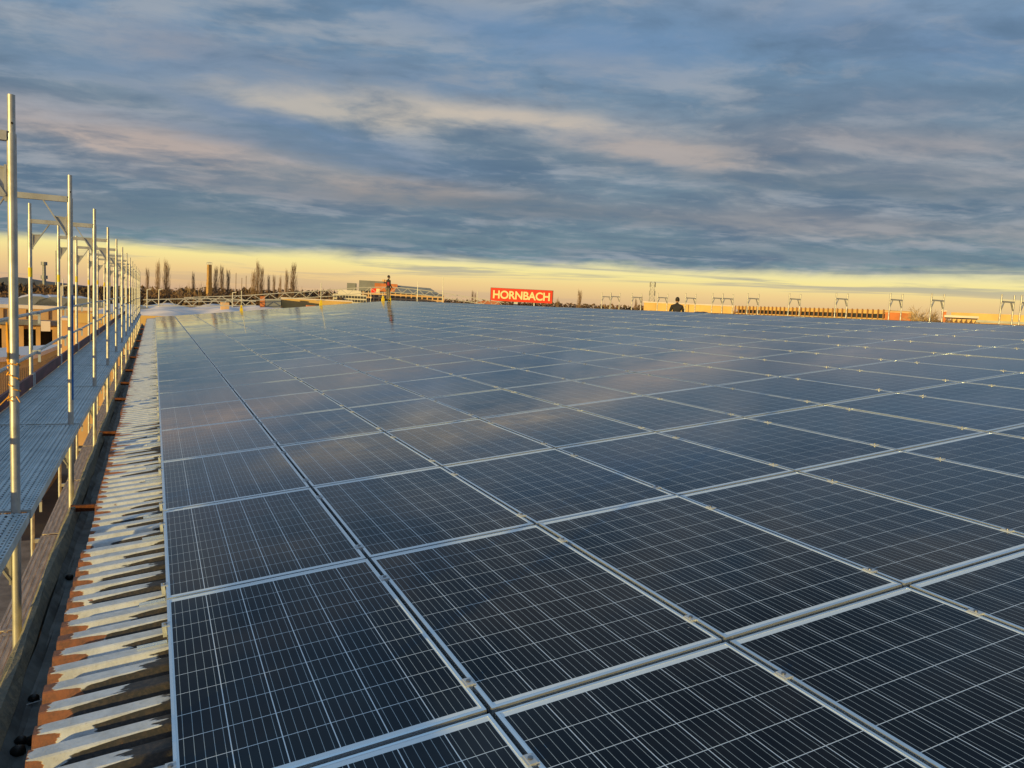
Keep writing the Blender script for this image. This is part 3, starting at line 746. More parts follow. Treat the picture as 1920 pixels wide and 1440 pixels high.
V, E = [], []; V.append((.06, .0, 1.02, .125, .115)); chain(V, E, [(.07, 0, 1.22, .125, .12), (.08, 0, 1.40, .10, .11)], 0)
skinned('red_vest', V, E, M['redcloth'], st, 2)
head(st, (0, .02, 1.66), (0, 1, 0)); st.scale = (.93, .93, .93)
# seated worker behind the ridge, back to the camera
px = 1268
Pk = at(1268, 33.0); sy = Pk.y; gx = Pk.x; gz = RZ-(gx-RX)*TS-.05
se = thing('person', (gx, sy, gz), 'person in dark jacket kneeling behind the ridge with the back to the camera', 'person')
se.rotation_euler = (0, 0, -YAW-.2)
V, E = [], []; V.append((0, 0, .50, .17, .14))
chain(V, E, [(0, .01, .64, .165, .12), (0, .04, .82, .19, .12), (0, .07, .96, .18, .11), (0, .09, 1.04, .08, .07), (0, .12, 1.10, .055)], 0)
for s_ in (-1, 1):
    w = chain(V, E, [(s_*.20, .07, .95, .075), (s_*.27, .10, .72, .058), (s_*.19, .32, .64, .042), (s_*.17, .36, .63, .03)], 3)
    hand(V, E, w, (-s_*.3, .9, -.1), s_)
    chain(V, E, [(s_*.11, .06, .42, .10), (s_*.13, .20, .07, .068), (s_*.13, -.18, .05, .05), (s_*.13, -.30, .04, .042)], 0)
skinned('body', V, E, M['jacket'], se, 2)
V, E = [], []; V.append((0, .0, .48, .178, .155))
for s_ in (-1, 1): chain(V, E, [(s_*.11, .06, .40, .112), (s_*.13, .20, .075, .078), (s_*.13, -.16, .065, .06)], 0)
skinned('trousers', V, E, M['jeans'], se, 2)
head(se, (0, .15, 1.21), (0, 1, -.15))
# tarpaulin humps on the ridge, left and right of the kneeling person
for (px0, px1, pyt, lb) in ((1198, 1240, 579, 'low black tarpaulin hump on the ridge left of the kneeling person'), (1286, 1338, 580.5, 'low black tarpaulin hump on the ridge right of the kneeling person')):
    def ridgey(px):
        bst = min(range(1200), key=lambda i: abs((pix(Vector((RX+.3, 4+i*.05, RZ))) or (9999, 0))[0]-px)); return 4+bst*.05
    ya, yb = ridgey(px1), ridgey(px0); ym = (ya+yb)/2
    D = (Vector((RX+.3, ym))-Vector((CAM.x, CAM.y))).length; zt = at((px0+px1)/2, D, py=pyt).z
    b_ = MB(); nu, nv = 20, 10; rr = random.Random(px0)
    H = max(.1, zt-(RZ-.1))
    for i in range(nu+1):
        for j in range(nv+1):
            u, v = i/nu, j/nv; hh = (sin(pi*u)**.8)*(sin(pi*v)**.6)*H*(1+.12*sin(u*9+v*5))
            b_.v.append((RX+.02+v*.9, ya+(yb-ya)*u, RZ-.12-v*.9*TS+hh+(0 if (i in (0, nu) or j in (0, nv)) else rr.uniform(-.01, .01))))
    for i in range(nu):
        for j in range(nv): b_.f.append((i*(nv+1)+j, i*(nv+1)+j+1, (i+1)*(nv+1)+j+1, (i+1)*(nv+1)+j))
    tag(part('tarpaulin', b_, M['tarp'], None, smooth=True), lb, 'tarpaulin')
# ------------------------------------------------------------------ scaffold along the far (right) eave
XR = 28.6
rsf = thing('scaffold', (0, 0, 0), 'row of bare scaffold frames standing up behind the ridge along the far right eave', 'scaffold')
ZR = 2.95
rp = MB().tube((0, 0, -8), (0, 0, ZR), .03, n=8).mesh('post', M['galv'], True)
rt = MB().bar((0, 0, ZR-.27), (.73, 0, ZR-.27), .05, .06).mesh('transom', M['galv'])
rg = MB().bar((.0, 0, ZR-.62), (.16, 0, ZR-.30), .02, .05, up=(0, 1, 0)).mesh('corner_brace', M['galv'])
rg2 = MB().bar((.73, 0, ZR-.62), (.57, 0, ZR-.30), .02, .05, up=(0, 1, 0)).mesh('corner_brace', M['galv'])
for px in (1127, 1143, 1183, 1231, 1283, 1333, 1352, 1399, 1476, 1563, 1664, 1741, 1871, 1908):
    d = ray(px, hz(px)); y = CAM.y+(XR-CAM.x)*d.y/d.x
    fr = link('scaffold_frame', None, rsf, (XR, y, random.Random(px).uniform(-.05, .05)))
    link('post', rp, fr); link('post', rp, fr, (.73, 0, 0)); link('transom', rt, fr); link('corner_brace', rg, fr); link('corner_brace', rg2, fr)
for zz in (.6, -1.4):
    part('deck', MB().box(XR+.06, XR+.68, -4, 44, zz-.05-2, zz-2), M['steel'], rsf)
# ------------------------------------------------------------------ background helpers
def place(px, D, z=-8, yaw_extra=0):
    """origin at ground level, local +x to the right in the picture, local +y away from the camera"""
    p_ = at(px, D); a = math.atan2(p_.x-CAM.x, p_.y-CAM.y)
    return Vector((p_.x, p_.y, z)), -a+yaw_extra
def wpx(px, D, n): return n/FPX*D*(1+((px-960)/FPX)**2)**.5*.97      # metres of n picture columns at px
def zpx(px, D, py): return at(px, D, py=py).z
def bld(name, pxa, pxb, D, pytop, depth, m_, label, cat='building', zb=-8, extra=0):
    """simple block with its front across pxa..pxb; returns (thing, width, height)"""
    A = at(pxa, D); B = at(pxb, D); A.z = B.z = 0
    w = (B-A).length; a = math.atan2(B.y-A.y, B.x-A.x); h_ = zpx((pxa+pxb)/2, D, pytop)-zb
    o = thing(name, (A.x, A.y, zb), label, cat, rot=(0, 0, a+extra))
    return o, w, h_
# --- left yard: near shed, hut, hall
def ribs(b, w, h0, h1, y, pitch, dpt=.03):
    x = .05
    while x < w-.05: b.box(x, x+pitch*.45, y-dpt, y, h0, h1); x += pitch
# near shed (lit ribbed gable facing left-near, shaded long side)
p0 = at(58, 38, py=672); L1 = at(-90, 34.5); R1 = at(108, 45)
sh = thing('shed', (p0.x, p0.y, -8), 'flat roofed ribbed metal shed with shaded long side below the first scaffold bay', 'shed')
hh = p0.z+8
v1 = Vector((L1.x-p0.x, L1.y-p0.y, 0)); v2 = Vector((R1.x-p0.x, R1.y-p0.y, 0))
part('wall', MB().quadbox([(0, 0, 0), v2, v1+v2, v1, (0, 0, hh), v2+Vector((0, 0, hh)), v1+v2+Vector((0, 0, hh)), v1+Vector((0, 0, hh))]), M['trapez'], sh)
b_ = MB(); n_ = 34; un = v1.normalized(); nn = Vector((un.y, -un.x, 0)); nn = nn if nn.dot(Vector((0, -1, 0))) > 0 else -nn
for i in range(n_):
    a = v1*((i+.2)/n_); b2 = v1*((i+.65)/n_); b_.quadbox([a, b2, b2+nn*.04, a+nn*.04]+[q+Vector((0, 0, hh-.35)) for q in (a, b2, b2+nn*.04, a+nn*.04)])
part('cladding_ribs', b_, M['trapez'], sh)
un2 = v2.normalized(); nn2 = Vector((un2.y, -un2.x, 0)); nn2 = nn2 if nn2.dot(Vector((1, 0, 0))) > 0 else -nn2
b_ = MB(); n_ = 46
for i in range(n_):
    a = v2*((i+.2)/n_); b2 = v2*((i+.65)/n_); b_.quadbox([a, b2, b2+nn2*.04, a+nn2*.04]+[q+Vector((0, 0, hh-.35)) for q in (a, b2, b2+nn2*.04, a+nn2*.04)])
part('cladding_ribs', b_, M['trapez'], sh)
e_ = .18
part('roof_edge', MB().quadbox([nn*e_+Vector((0, 0, hh)), v2+nn*e_*0+nn2*e_+Vector((0, 0, hh)), v1+v2+Vector((0, 0, hh)), v1+nn*e_+Vector((0, 0, hh)), nn*e_+Vector((0, 0, hh+.18)), v2+nn2*e_+Vector((0, 0, hh+.18)), v1+v2+Vector((0, 0, hh+.18)), v1+nn*e_+Vector((0, 0, hh+.18))]), M['memb'], sh)
# hut with smooth and ribbed sides
hu, w, hh = bld('hut', 116, 214, 58, 602, 4, M['cream'], 'pale flat roofed hut with smooth and ribbed sunlit front beyond the toe boards', 'hut')
part('wall', MB().box(0, w, 0, 4, 0, hh), M['cream'], hu)
part('side_panel', MB().box(.02, w*.28, -.05, -.002, 0, hh), M['cream'], hu)
b_ = MB(); x = w*.30
while x < w-.06: b_.box(x, x+.055, -.045, -.002, 0, hh); x += .125
part('cladding_ribs', b_, M['trapez'], hu)
part('corner_flashing', MB().box(w*.285, w*.30, -.09, -.002, 0, hh), M['cream'], hu)
part('roof', MB().box(-.08, w+.1, -.14, 4.1, hh+.001, hh+.16), M['memb'], hu)
# loading hall behind
D = 92
ha, w, hgt = bld('loading_hall', -60, 192, D, 579, 30, M['cream'], 'long cream hall with dark loading bays and vaulted rooflights left of the scaffold')
zb1 = zpx(60, D, 604)+8; zb2 = zpx(60, D, 617)+8
part('wall', MB().box(0, w, 0, 30, zb2, hgt), M['cream'], ha)
part('canopy', MB().box(-.5, w+.2, -2.2, -.02, zb1-.2, zb1+.25), M['steel'], ha)
part('bay_dark_fill', MB().box(0, w, .6, 30, 0, zb2-.02), M['darkin'], ha)  # solid near-black block, shade of the hollow bays put into its colour
for i in range(9): part('column', MB().box(i*w/8-.2, i*w/8+.2, -.3, .55, 0, zb1-.22), M['cream'], ha)
part('roof', MB().box(-.3, w+.3, -.3, 30, hgt, hgt+.35), M['memb'], ha)
for i in range(3):
    b_ = MB(); x = w*(.30+.17*i+.05*(i == 2)); prof = [(x, hgt+.352), (x+.5, hgt+.95), (x+1.5, hgt+1.25), (x+2.6, hgt+1.25), (x+3.6, hgt+.95), (x+4.3, hgt+.352)]
    b_.extr(prof, 'y', 1.0, 24, closed=True, caps=True); part('rooflight', b_, M['memb'], ha)
    part('gable_panel', MB().extr([(p_[0], p_[1]) for p_ in prof], 'y', .94, .99, closed=True, caps=True), M['greywall'], ha)
for i in range(6): part('downpipe', MB().bar((w*(i+.5)/6, -.06, zb1+.3), (w*(i+.5)/6, -.06, hgt-.1), .10, .10), M['gabletrim'], ha)
part('floodlight', MB().box(w*.52, w*.52+.8, -2.5, -2.25, zb1-.75, zb1+.25), M['memb'], ha)
# second hall further left-back
ha2, w, hgt = bld('storage_hall', -40, 205, 126, 569, 30, M['warm'], 'farther flat pale hall seen above the loading hall roof')
part('wall', MB().box(0, w, 0, 26, 0, hgt), M['cream'], ha2); part('roof', MB().box(-.3, w+.3, -.3, 26, hgt, hgt+.3), M['memb'], ha2)
# --- adjoining flat roof beyond the gable
ar = thing('adjoining_hall', (0, 0, 0), 'adjoining hall with pale rippled membrane roof and ochre parapet beyond the far gable', 'building')
zr = -.05
xa, xb, ya, yb = -4.2, 12.5, YF+3.2, YF+58
part('wall', MB().box(xa, xb, ya, yb, -8, zr-.36), M['cream'], ar)
b_ = MB(); nx, ny = 70, 150
for i in range(nx+1):
    for j in range(ny+1):
        x = xa+(xb-xa)*i/nx; y = ya+(yb-ya)*j/ny
        b_.v.append((x, y, zr-.55+.030*(x-xa)+.16*sin(x*1.25+.5*sin(y*.4))+.42*abs(sin(y*.62+.35*sin(x*.5)))*(.75+.25*sin(x*.9+y*.13))+.03*sin(x*1.9+y)))
for i in range(nx):
    for j in range(ny): b_.f.append((i*(ny+1)+j, (i+1)*(ny+1)+j, (i+1)*(ny+1)+j+1, i*(ny+1)+j+1))
part('membrane', b_, M['memb'], ar, smooth=True)
part('parapet', MB().box(xa-.2, xb+.2, ya-.25, ya-.01, zr-.55, zr+.03), M['warm'], ar)
part('roof_box', MB().box(5.4, 6.1, ya+22, ya+22.8, zr-.1, zr+.85), M['cream'], ar)
part('roof_box', MB().box(11.6, 12.3, ya+14, ya+14.6, zr-.1, zr+1.0), M['orangewall'], ar)
# ochre wall between the truss and the gable
ow, w, hgt = bld('low_annex', 528, 660, 92, 563, 6, M['warm'], 'low sunlit orange-yellow annex wall behind the far gable')
part('wall', MB().box(0, w, 0, 6, 0, hgt), M['warm'], ow); part('coping', MB().box(-.1, w+.1, -.1, 6.1, hgt, hgt+.15), M['memb'], ow)
gw_, w, hgt = bld('grey_shed', 497, 527, 88, 561, 4, M['greywall'], 'small grey shed with orange corner left of the yellow annex wall', 'shed')
part('wall', MB().box(0, w, 0, 4, 0, hgt), M['greywall'], gw_); part('corner_post', MB().box(-.5, -.01, -.05, .4, 0, hgt+.25), M['orangewall'], gw_)
# --- the arched lattice truss
def lattice(pts, h0, name, label, m_=None, wid=.07):
    o = thing(name, (0, 0, 0), label, 'truss')
    top, bot = [], []
    for (px, pyt, pyb, D) in pts: top.append(at(px, D, py=pyt)); bot.append(at(px, D, py=pyb))
    c1, c2_ = MB(), MB()
    for i in range(len(pts)-1): c1.bar(top[i], top[i+1], wid, wid); c2_.bar(bot[i], bot[i+1], wid, wid)
    part('top_chord', c1, M['trussp'], o); part('bottom_chord', c2_, M['trussp'], o)
    for i in range(len(pts)-1):
        n_ = 2
        for j in range(n_):
            a = bot[i].lerp(bot[i+1], j/n_); t_ = top[i].lerp(top[i+1], (j+.5)/n_); c_ = bot[i].lerp(bot[i+1], (j+1)/n_)
            part('web_bar', MB().bar(a, t_, wid*.75), M['trussp'], o); part('web_bar', MB().bar(t_, c_, wid*.75), M['trussp'], o)
    return o
P_ = []
for px, yt, yb_ in ((345, 558, 566), (400, 556, 565), (460, 554, 564), (520, 550, 561), (575, 547, 558), (625, 543, 555), (680, 539, 550), (733, 538, 548), (775, 542, 551), (817, 547, 556), (860, 554, 563), (905, 561, 570), (945, 567, 576)):
    P_.append((px, yt, yb_, 84))
lattice(P_, 1, 'lattice_truss', 'long white arched lattice truss rising behind the far gable')
P_ = [(px, yt, yb_, 62) for px, yt, yb_ in ((268, 562, 573), (330, 560.5, 573.5), (390, 560, 574), (440, 561, 573), (480, 565, 572))]
lattice(P_, 1, 'lattice_truss', 'shorter lattice truss lying on the pale membrane roof beside the scaffold', wid=.06)
# flag and slim poles
def pole(px, pyt, D, lb, r=.06, cat='pole', name='pole', m_='galv', grp=None):
    p_, a = place(px, D); h_ = zpx(px, D, pyt)+8
    o = part(name, MB().tube((0, 0, 0), (0, 0, h_), r, r*.6, n=6), M[m_], None, loc=p_); return tag(o, lb, cat, grp)
pole(829, 520, 82, 'tall slim mast just left of the red sign truss end'); pole(782, 528, 82, 'slim pole in front of the grey hall roof')
pole(894, 545, 82, 'short pole right under the falling truss'); pole(442, 512, 170, 'thin dark pole right of the poplar pair', .10, m_='bark')
pole(453, 521, 175, 'shorter thin pole next to the dark one left of the big poplar', .10, m_='bark'); pole(461, 517, 175, 'thin dark pole immediately left of the big poplar', .10, m_='bark')
pole(105, 470, 300, 'thin distant mast between the first two scaffold posts', .25, m_='steel')
# stack with head, far left
p_, a = place(83, 380); h_ = zpx(83, 380, 491)+8
mt = thing('radio_mast', p_, 'dark radio mast with thicker head on the hill at the far left', 'mast')
part('shaft', MB().tube((0, 0, 0), (0, 0, h_), .9, .6, n=10), M['steel'], mt); part('antenna_head', MB().tube((0, 0, h_-7), (0, 0, h_-5.6), 1.3, n=10).tube((0, 0, h_-1.4), (0, 0, h_), 1.2, n=10), M['steel'], mt)
# chimney
D = 185; p_, a = place(392, D); zt = zpx(392, D, 492)+8
chm = thing('brick_chimney', p_, 'tall square tapering yellow brick chimney rising among the bare trees', 'chimney', rot=(0, 0, a+.5))
def frust(b, r0, r1, z0, z1):
    b.quadbox([(-r0, -r0, z0), (r0, -r0, z0), (r0, r0, z0), (-r0, r0, z0), (-r1, -r1, z1), (r1, -r1, z1), (r1, r1, z1), (-r1, r1, z1)])
b_ = MB(); frust(b_, .66, .54, 0, zt*.48); part('lower_shaft', b_, M['brick'], chm)
b_ = MB(); frust(b_, .50, .44, zt*.48, zt*.72); part('middle_shaft', b_, M['brick'], chm)
b_ = MB(); frust(b_, .41, .36, zt*.72, zt*.97); part('upper_shaft', b_, M['brick'], chm)
b_ = MB(); frust(b_, .58, .58, zt*.475, zt*.49); frust(b_, .48, .48, zt*.715, zt*.728); part('ledge', b_, M['brick'], chm)
b_ = MB(); [b_.bar((x, y, zt*.97), (x, y, zt*1.0), .06) for x in (-.38, .38) for y in (-.38, .38)]; b_.bar((-.38, -.38, zt), (.38, -.38, zt), .06); b_.bar((-.38, .38, zt), (.38, .38, zt), .06); part('top_railing', b_, M['clamp'], chm)
# street lamps
for px, pyt, D, lb in ((276, 543, 95, 'white street lamp nearest the scaffold end'), (298, 543, 95, 'second white street lamp right of the scaffold end'), (436, 549, 100, 'small street lamp behind the lattice truss'), (115, 537, 75, 'curved street lamp between the second and third scaffold posts'), (118, 523, 110, 'tall double headed lamp at the far left')):
    p_, a = place(px, D); h_ = zpx(px, D, pyt)+8
    o = thing('street_lamp', p_, lb, 'street lamp', 'street lamps behind the halls', (0, 0, a))
    part('pole', MB().tube((0, 0, 0), (0, 0, h_), .09, .06, n=6), M['white'], o)
    part('lamp_head', MB().bar((-.05, 0, h_), (.42, 0, h_+.10), .12, .09), M['white'], o)
# ------------------------------------------------------------------ big sign
D = 125
sg, w, hgt = bld('store_sign', 919, 1034, D, 541, .8, M['red'], 'long red rooftop sign with cream letters above the ridge', 'sign')
zt = zpx(976, D, 542.5)+8; zb = zpx(976, D, 566)+8; hS = zt-zb
part('panel', MB().box(0, w, 0, .7, zb, zt), M['red'], sg)
part('edge_frame', MB().box(-.06, w+.06, -.03, 0, zb-.06, zb).box(-.06, w+.06, -.03, 0, zt, zt+.06).box(-.06, -.001, -.03, .0, zb, zt).box(w, w+.14, -.03, .7, zb-.06, zt+.06), M['gabletrim'], sg)
cu = bpy.data.curves.new('lettering', 'FONT'); cu.body = 'HORNBACH'; cu.extrude = .05; cu.offset = .028; cu.align_x = 'CENTER'; cu.align_y = 'CENTER'; cu.size = 1; cu.space_character = .96
to = bpy.data.objects.new('lettering', cu); COL.objects.link(to); bpy.context.view_layer.update()
dg = bpy.context.evaluated_depsgraph_get(); me = bpy.data.meshes.new_from_object(to.evaluated_get(dg)); bpy.data.objects.remove(to)
xs_ = [v.co.x for v in me.vertices]; ys_ = [v.co.y for v in me.vertices]
sxx = w*.925/(max(xs_)-min(xs_)); syy = hS*.66/(max(ys_)-min(ys_)); cx_ = (max(xs_)+min(xs_))/2; cy_ = (max(ys_)+min(ys_))/2
for v in me.vertices: v.co = Vector(((v.co.x-cx_)*sxx, -v.co.z-.06, (v.co.y-cy_)*syy))
me.materials.clear(); me.materials.append(M['letter']); link('lettering', me, sg, (w/2, -.02, (zb+zt)/2))
part('support', MB().box(w*.38, w*.44, .1, .6, 0, zb), M['clamp'], sg); part('support', MB().box(w*.7, w*.72, .1, .5, 0, zb), M['clamp'], sg)
# red gable roof below the sign
rd, w, hgt = bld('red_roof_building', 842, 945, 118, 572, 8, M['orangewall'], 'low building with orange-red hipped roof under the left end of the red sign')
part('roof', MB().quadbox([(0, 0, hgt-1.2), (w, 0, hgt-1.2), (w, 8, hgt-1.2), (0, 8, hgt-1.2), (w*.62, 2, zpx(920, 118, 564)+8), (w*.9, 2, zpx(920, 118, 564)+8), (w*.9, 5, zpx(920, 118, 564)+8), (w*.62, 5, zpx(920, 118, 564)+8)]), M['orangewall'], rd)
part('wall', MB().box(.2, w-.2, .3, 7.7, 0, hgt-1.2), M['cream'], rd)
# ------------------------------------------------------------------ office buildings behind the gable
D = 150
ofb, w, hgt = bld('office_building', 624, 687, D, 552, 14, M['white'], 'low white office building with long window bands left of the standing person')
part('wall', MB().box(0, w, 0, 14, 0, hgt), M['white'], ofb)
t2 = zpx(645, D, 543)+8; part('upper_storey', MB().box(.8, w*.84, 3, 13, hgt, t2), M['white'], ofb)
for zz0, zz1 in ((zpx(655, D, 559)+8, zpx(655, D, 554.5)+8), (zpx(655, D, 566)+8, zpx(655, D, 561.5)+8)):
    for i in range(11):
        x = w*(.03+.088*i); f_ = part('window', MB().box(x, x+w*.070, -.04, .05, zz0, zz1), M['glass'], ofb); part('mullion', MB().box(x+w*.034, x+w*.037, -.07, -.045, zz0, zz1), M['white'], f_)
D = 170
tw, w, hgt = bld('office_tower', 668, 832, D, 541, 20, M['greywall'], 'wide grey office complex with stepped roof behind the standing person')
part('wall', MB().box(0, w, 0, 20, 0, hgt-1.0), M['cream'], tw)
def zz(py): return zpx(750, D, py+2)+8
part('plant_room', MB().box(w*.02, w*.30, 2, 14, hgt-1, zz(527)), M['greywall'], tw)
part('plant_room', MB().box(w*.20, w*.46, 1, 13, hgt-1, zz(531)), M['orangewall'], tw)
part('roof', MB().quadbox([(w*.42, -.5, hgt-1), (w*.99, -.5, zz(550)), (w*.99, 16, zz(550)), (w*.42, 16, hgt-1), (w*.46, 2, zz(533)), (w*.84, 2, zz(535)), (w*.84, 14, zz(535)), (w*.46, 14, zz(533))]), M['greywall'], tw)
part('vent', MB().box(-w*.12, -w*.02, 3, 6, 0, zz(533)), M['greywall'], tw)
for rI, (a0, a1) in enumerate(((546, 550), (553, 557), (560, 564))):
    for i in range(16):
        x = w*(.02+.061*i); part('window', MB().box(x, x+w*.045, -.05, .03, zz(a1), zz(a0)), M['glass'], tw)
for i in range(2):
    part('flue', MB().tube((w*(.30+.03*i), 4, hgt-1), (w*(.30+.03*i), 4, zz(523)), .35, n=8), M['cream'], tw)
# flag-like banner next to person
bn_, w, hgt = bld('banner', 695, 711, 110, 541, .1, M['orangewall'], 'small red and yellow banner hanging left of the standing person', 'banner')
part('red_half', MB().box(0, w*.6, 0, .05, hgt-.65, hgt), M['red'], bn_); part('yellow_half', MB().box(w*.6+.002, w, 0, .05, hgt-.65, hgt), M['letter'], bn_); part('pole', MB().tube((0, .1, 0), (0, .1, hgt), .04, n=6), M['galv'], bn_)
# ------------------------------------------------------------------ right hand halls
D = 92
w1, w, hgt = bld('ochre_hall', 1206, 1374, D, 571.5, 20, M['warm'], 'plain sunlit ochre hall wall behind the kneeling person')
hgt = zpx(1290, D, 571)+8
b_ = MB(); b_.box(0, w, 0, 20, 0, hgt); part('wall', b_, M['warm'], w1)
for i in range(7): part('panel_joint', MB().box(w*(i+1)/8, w*(i+1)/8+.06, -.03, 0, 0, hgt), M['gabletrim'] if i in (3,) else M['warm'], w1)
part('coping', MB().box(-.1, w+.1, -.1, .3, hgt+.001, hgt+.12), M['memb'], w1)
A, B = at(1375, 88), at(1662, 74); A.z = B.z = 0
w = (B-A).length; ang_ = math.atan2((B-A).y, (B-A).x)
co_ = thing('colonnade_hall', (A.x, A.y, -8), 'long ochre hall with a dark window band behind many narrow brown piers', 'building', rot=(0, 0, ang_))
hA = zpx(1375, 88, 572)+8; hB = zpx(1662, 74, 583.5)+8; hT = (hA+hB)/2
part('upper_wall', MB().box(0, w, .3, 3, hT-.34, hT), M['warm'], co_); part('window_band', MB().box(0, w, .5, 3, hT-.72, hT-.341), M['glass'], co_); part('lower_wall', MB().box(0, w, .2, 3, 0, hT-.721), M['warm'], co_)
for i in range(36): part('pier', MB().box(w*i/35-.045, w*i/35+.045, .10, .19 if i >= 12 else .195, 0 if i < 12 else hT-.78, hT+.06), M['pier'], co_)
ob, w, hgt = bld('orange_block', 1657, 1706, 68, 586.5, 8, M['orangewall'], 'orange brick block right of the colonnaded hall')
part('wall', MB().box(0, w, 0, 8, 0, hgt), M['orangewall'], ob); part('coping', MB().box(-.05, w+.05, -.05, 8, hgt, hgt+.1), M['cream'], ob)
ph, w, hgt = bld('pale_hall', 1780, 1960, 84, 589, 20, M['warm'], 'pale yellow hall with small square windows at the right picture edge')
part('wall', MB().box(0, w, 0, 20, 0, hgt), M['warm'], ph)
for f_ in (.42, .455, .50, .54): part('window', MB().box(w*f_, w*f_+.32, -.05, .02, hgt-1.15, hgt-.85), M['glass'], ph)
cn, w, hgt = bld('canopy_building', 1768, 1832, 66, 593.5, 6, M['cream'], 'small canopy building with scalloped pale roof beside the bare bush')
part('roof', MB().box(0, w, -.5, 6, hgt-.1, hgt+.06), M['memb'], cn); part('wall', MB().box(.2, w-.2, .2, 5.6, 0, hgt-.4), M['cream'], cn)
for i in range(7): part('dormer', MB().extr([(w*i/7+.05, hgt-.4), (w*i/7+.22, hgt-.14), (w*(i+1)/7-.05, hgt-.4)], 'y', -.45, .1, closed=True, caps=True), M['gabletrim'], cn)
lb_, w, hgt = bld('brick_kiosk', 1762, 1771, 80, 584, 2, M['orangewall'], 'tiny orange brick kiosk top behind the bare bush')
part('wall', MB().box(0, w, 0, 2, 0, hgt), M['orangewall'], lb_); part('roof', MB().box(-.05, w+.05, -.05, 2, hgt, hgt+.08), M['memb'], lb_)
fr_, w, hgt = bld('flat_roof_hall', 1835, 1990, 58, 603.5, 10, M['steel'], 'flat dark grey roof in front of the pale hall at the right edge')
part('wall', MB().box(0, w, 0, 10, 0, hgt-.15), M['cream'], fr_); part('roof', MB().box(-.2, w, -.2, 10, hgt-.149, hgt), M['steel'], fr_)
# lattice mast
D = 240; p_, a = place(1220, D); z1_ = zpx(1220, D, 528)+8
lm_ = thing('lattice_mast', p_, 'slender lattice radio mast with antennas behind the ochre hall', 'mast', rot=(0, 0, a))
b_ = MB(); n_ = 16
for i in range(n_):
    r0, r1 = 1.1-.55*i/n_, 1.1-.55*(i+1)/n_; a0, a1 = z1_*i/n_, z1_*(i+1)/n_
    for sx_, sy_ in ((-1, -1), (1, -1), (1, 1), (-1, 1)): b_.bar((sx_*r0, sy_*r0, a0), (sx_*r1, sy_*r1, a1), .12)
    b_.bar((-r0, -r0, a0), (r1, -r1, a1), .08); b_.bar((r0, -r0, a0), (-r1, -r1, a1), .08); b_.bar((-r0, -r0, a0), (r0, -r0, a0), .08)
part('lattice', b_, M['steel'], lm_)
for i in range(5): part('antenna', MB().box(-.9, -.62, -.3, .3, z1_-1.6-2.6*i, z1_-.1-2.6*i).box(.62, .9, -.3, .3, z1_-1.6-2.6*i, z1_-.1-2.6*i), M['steel'], lm_)
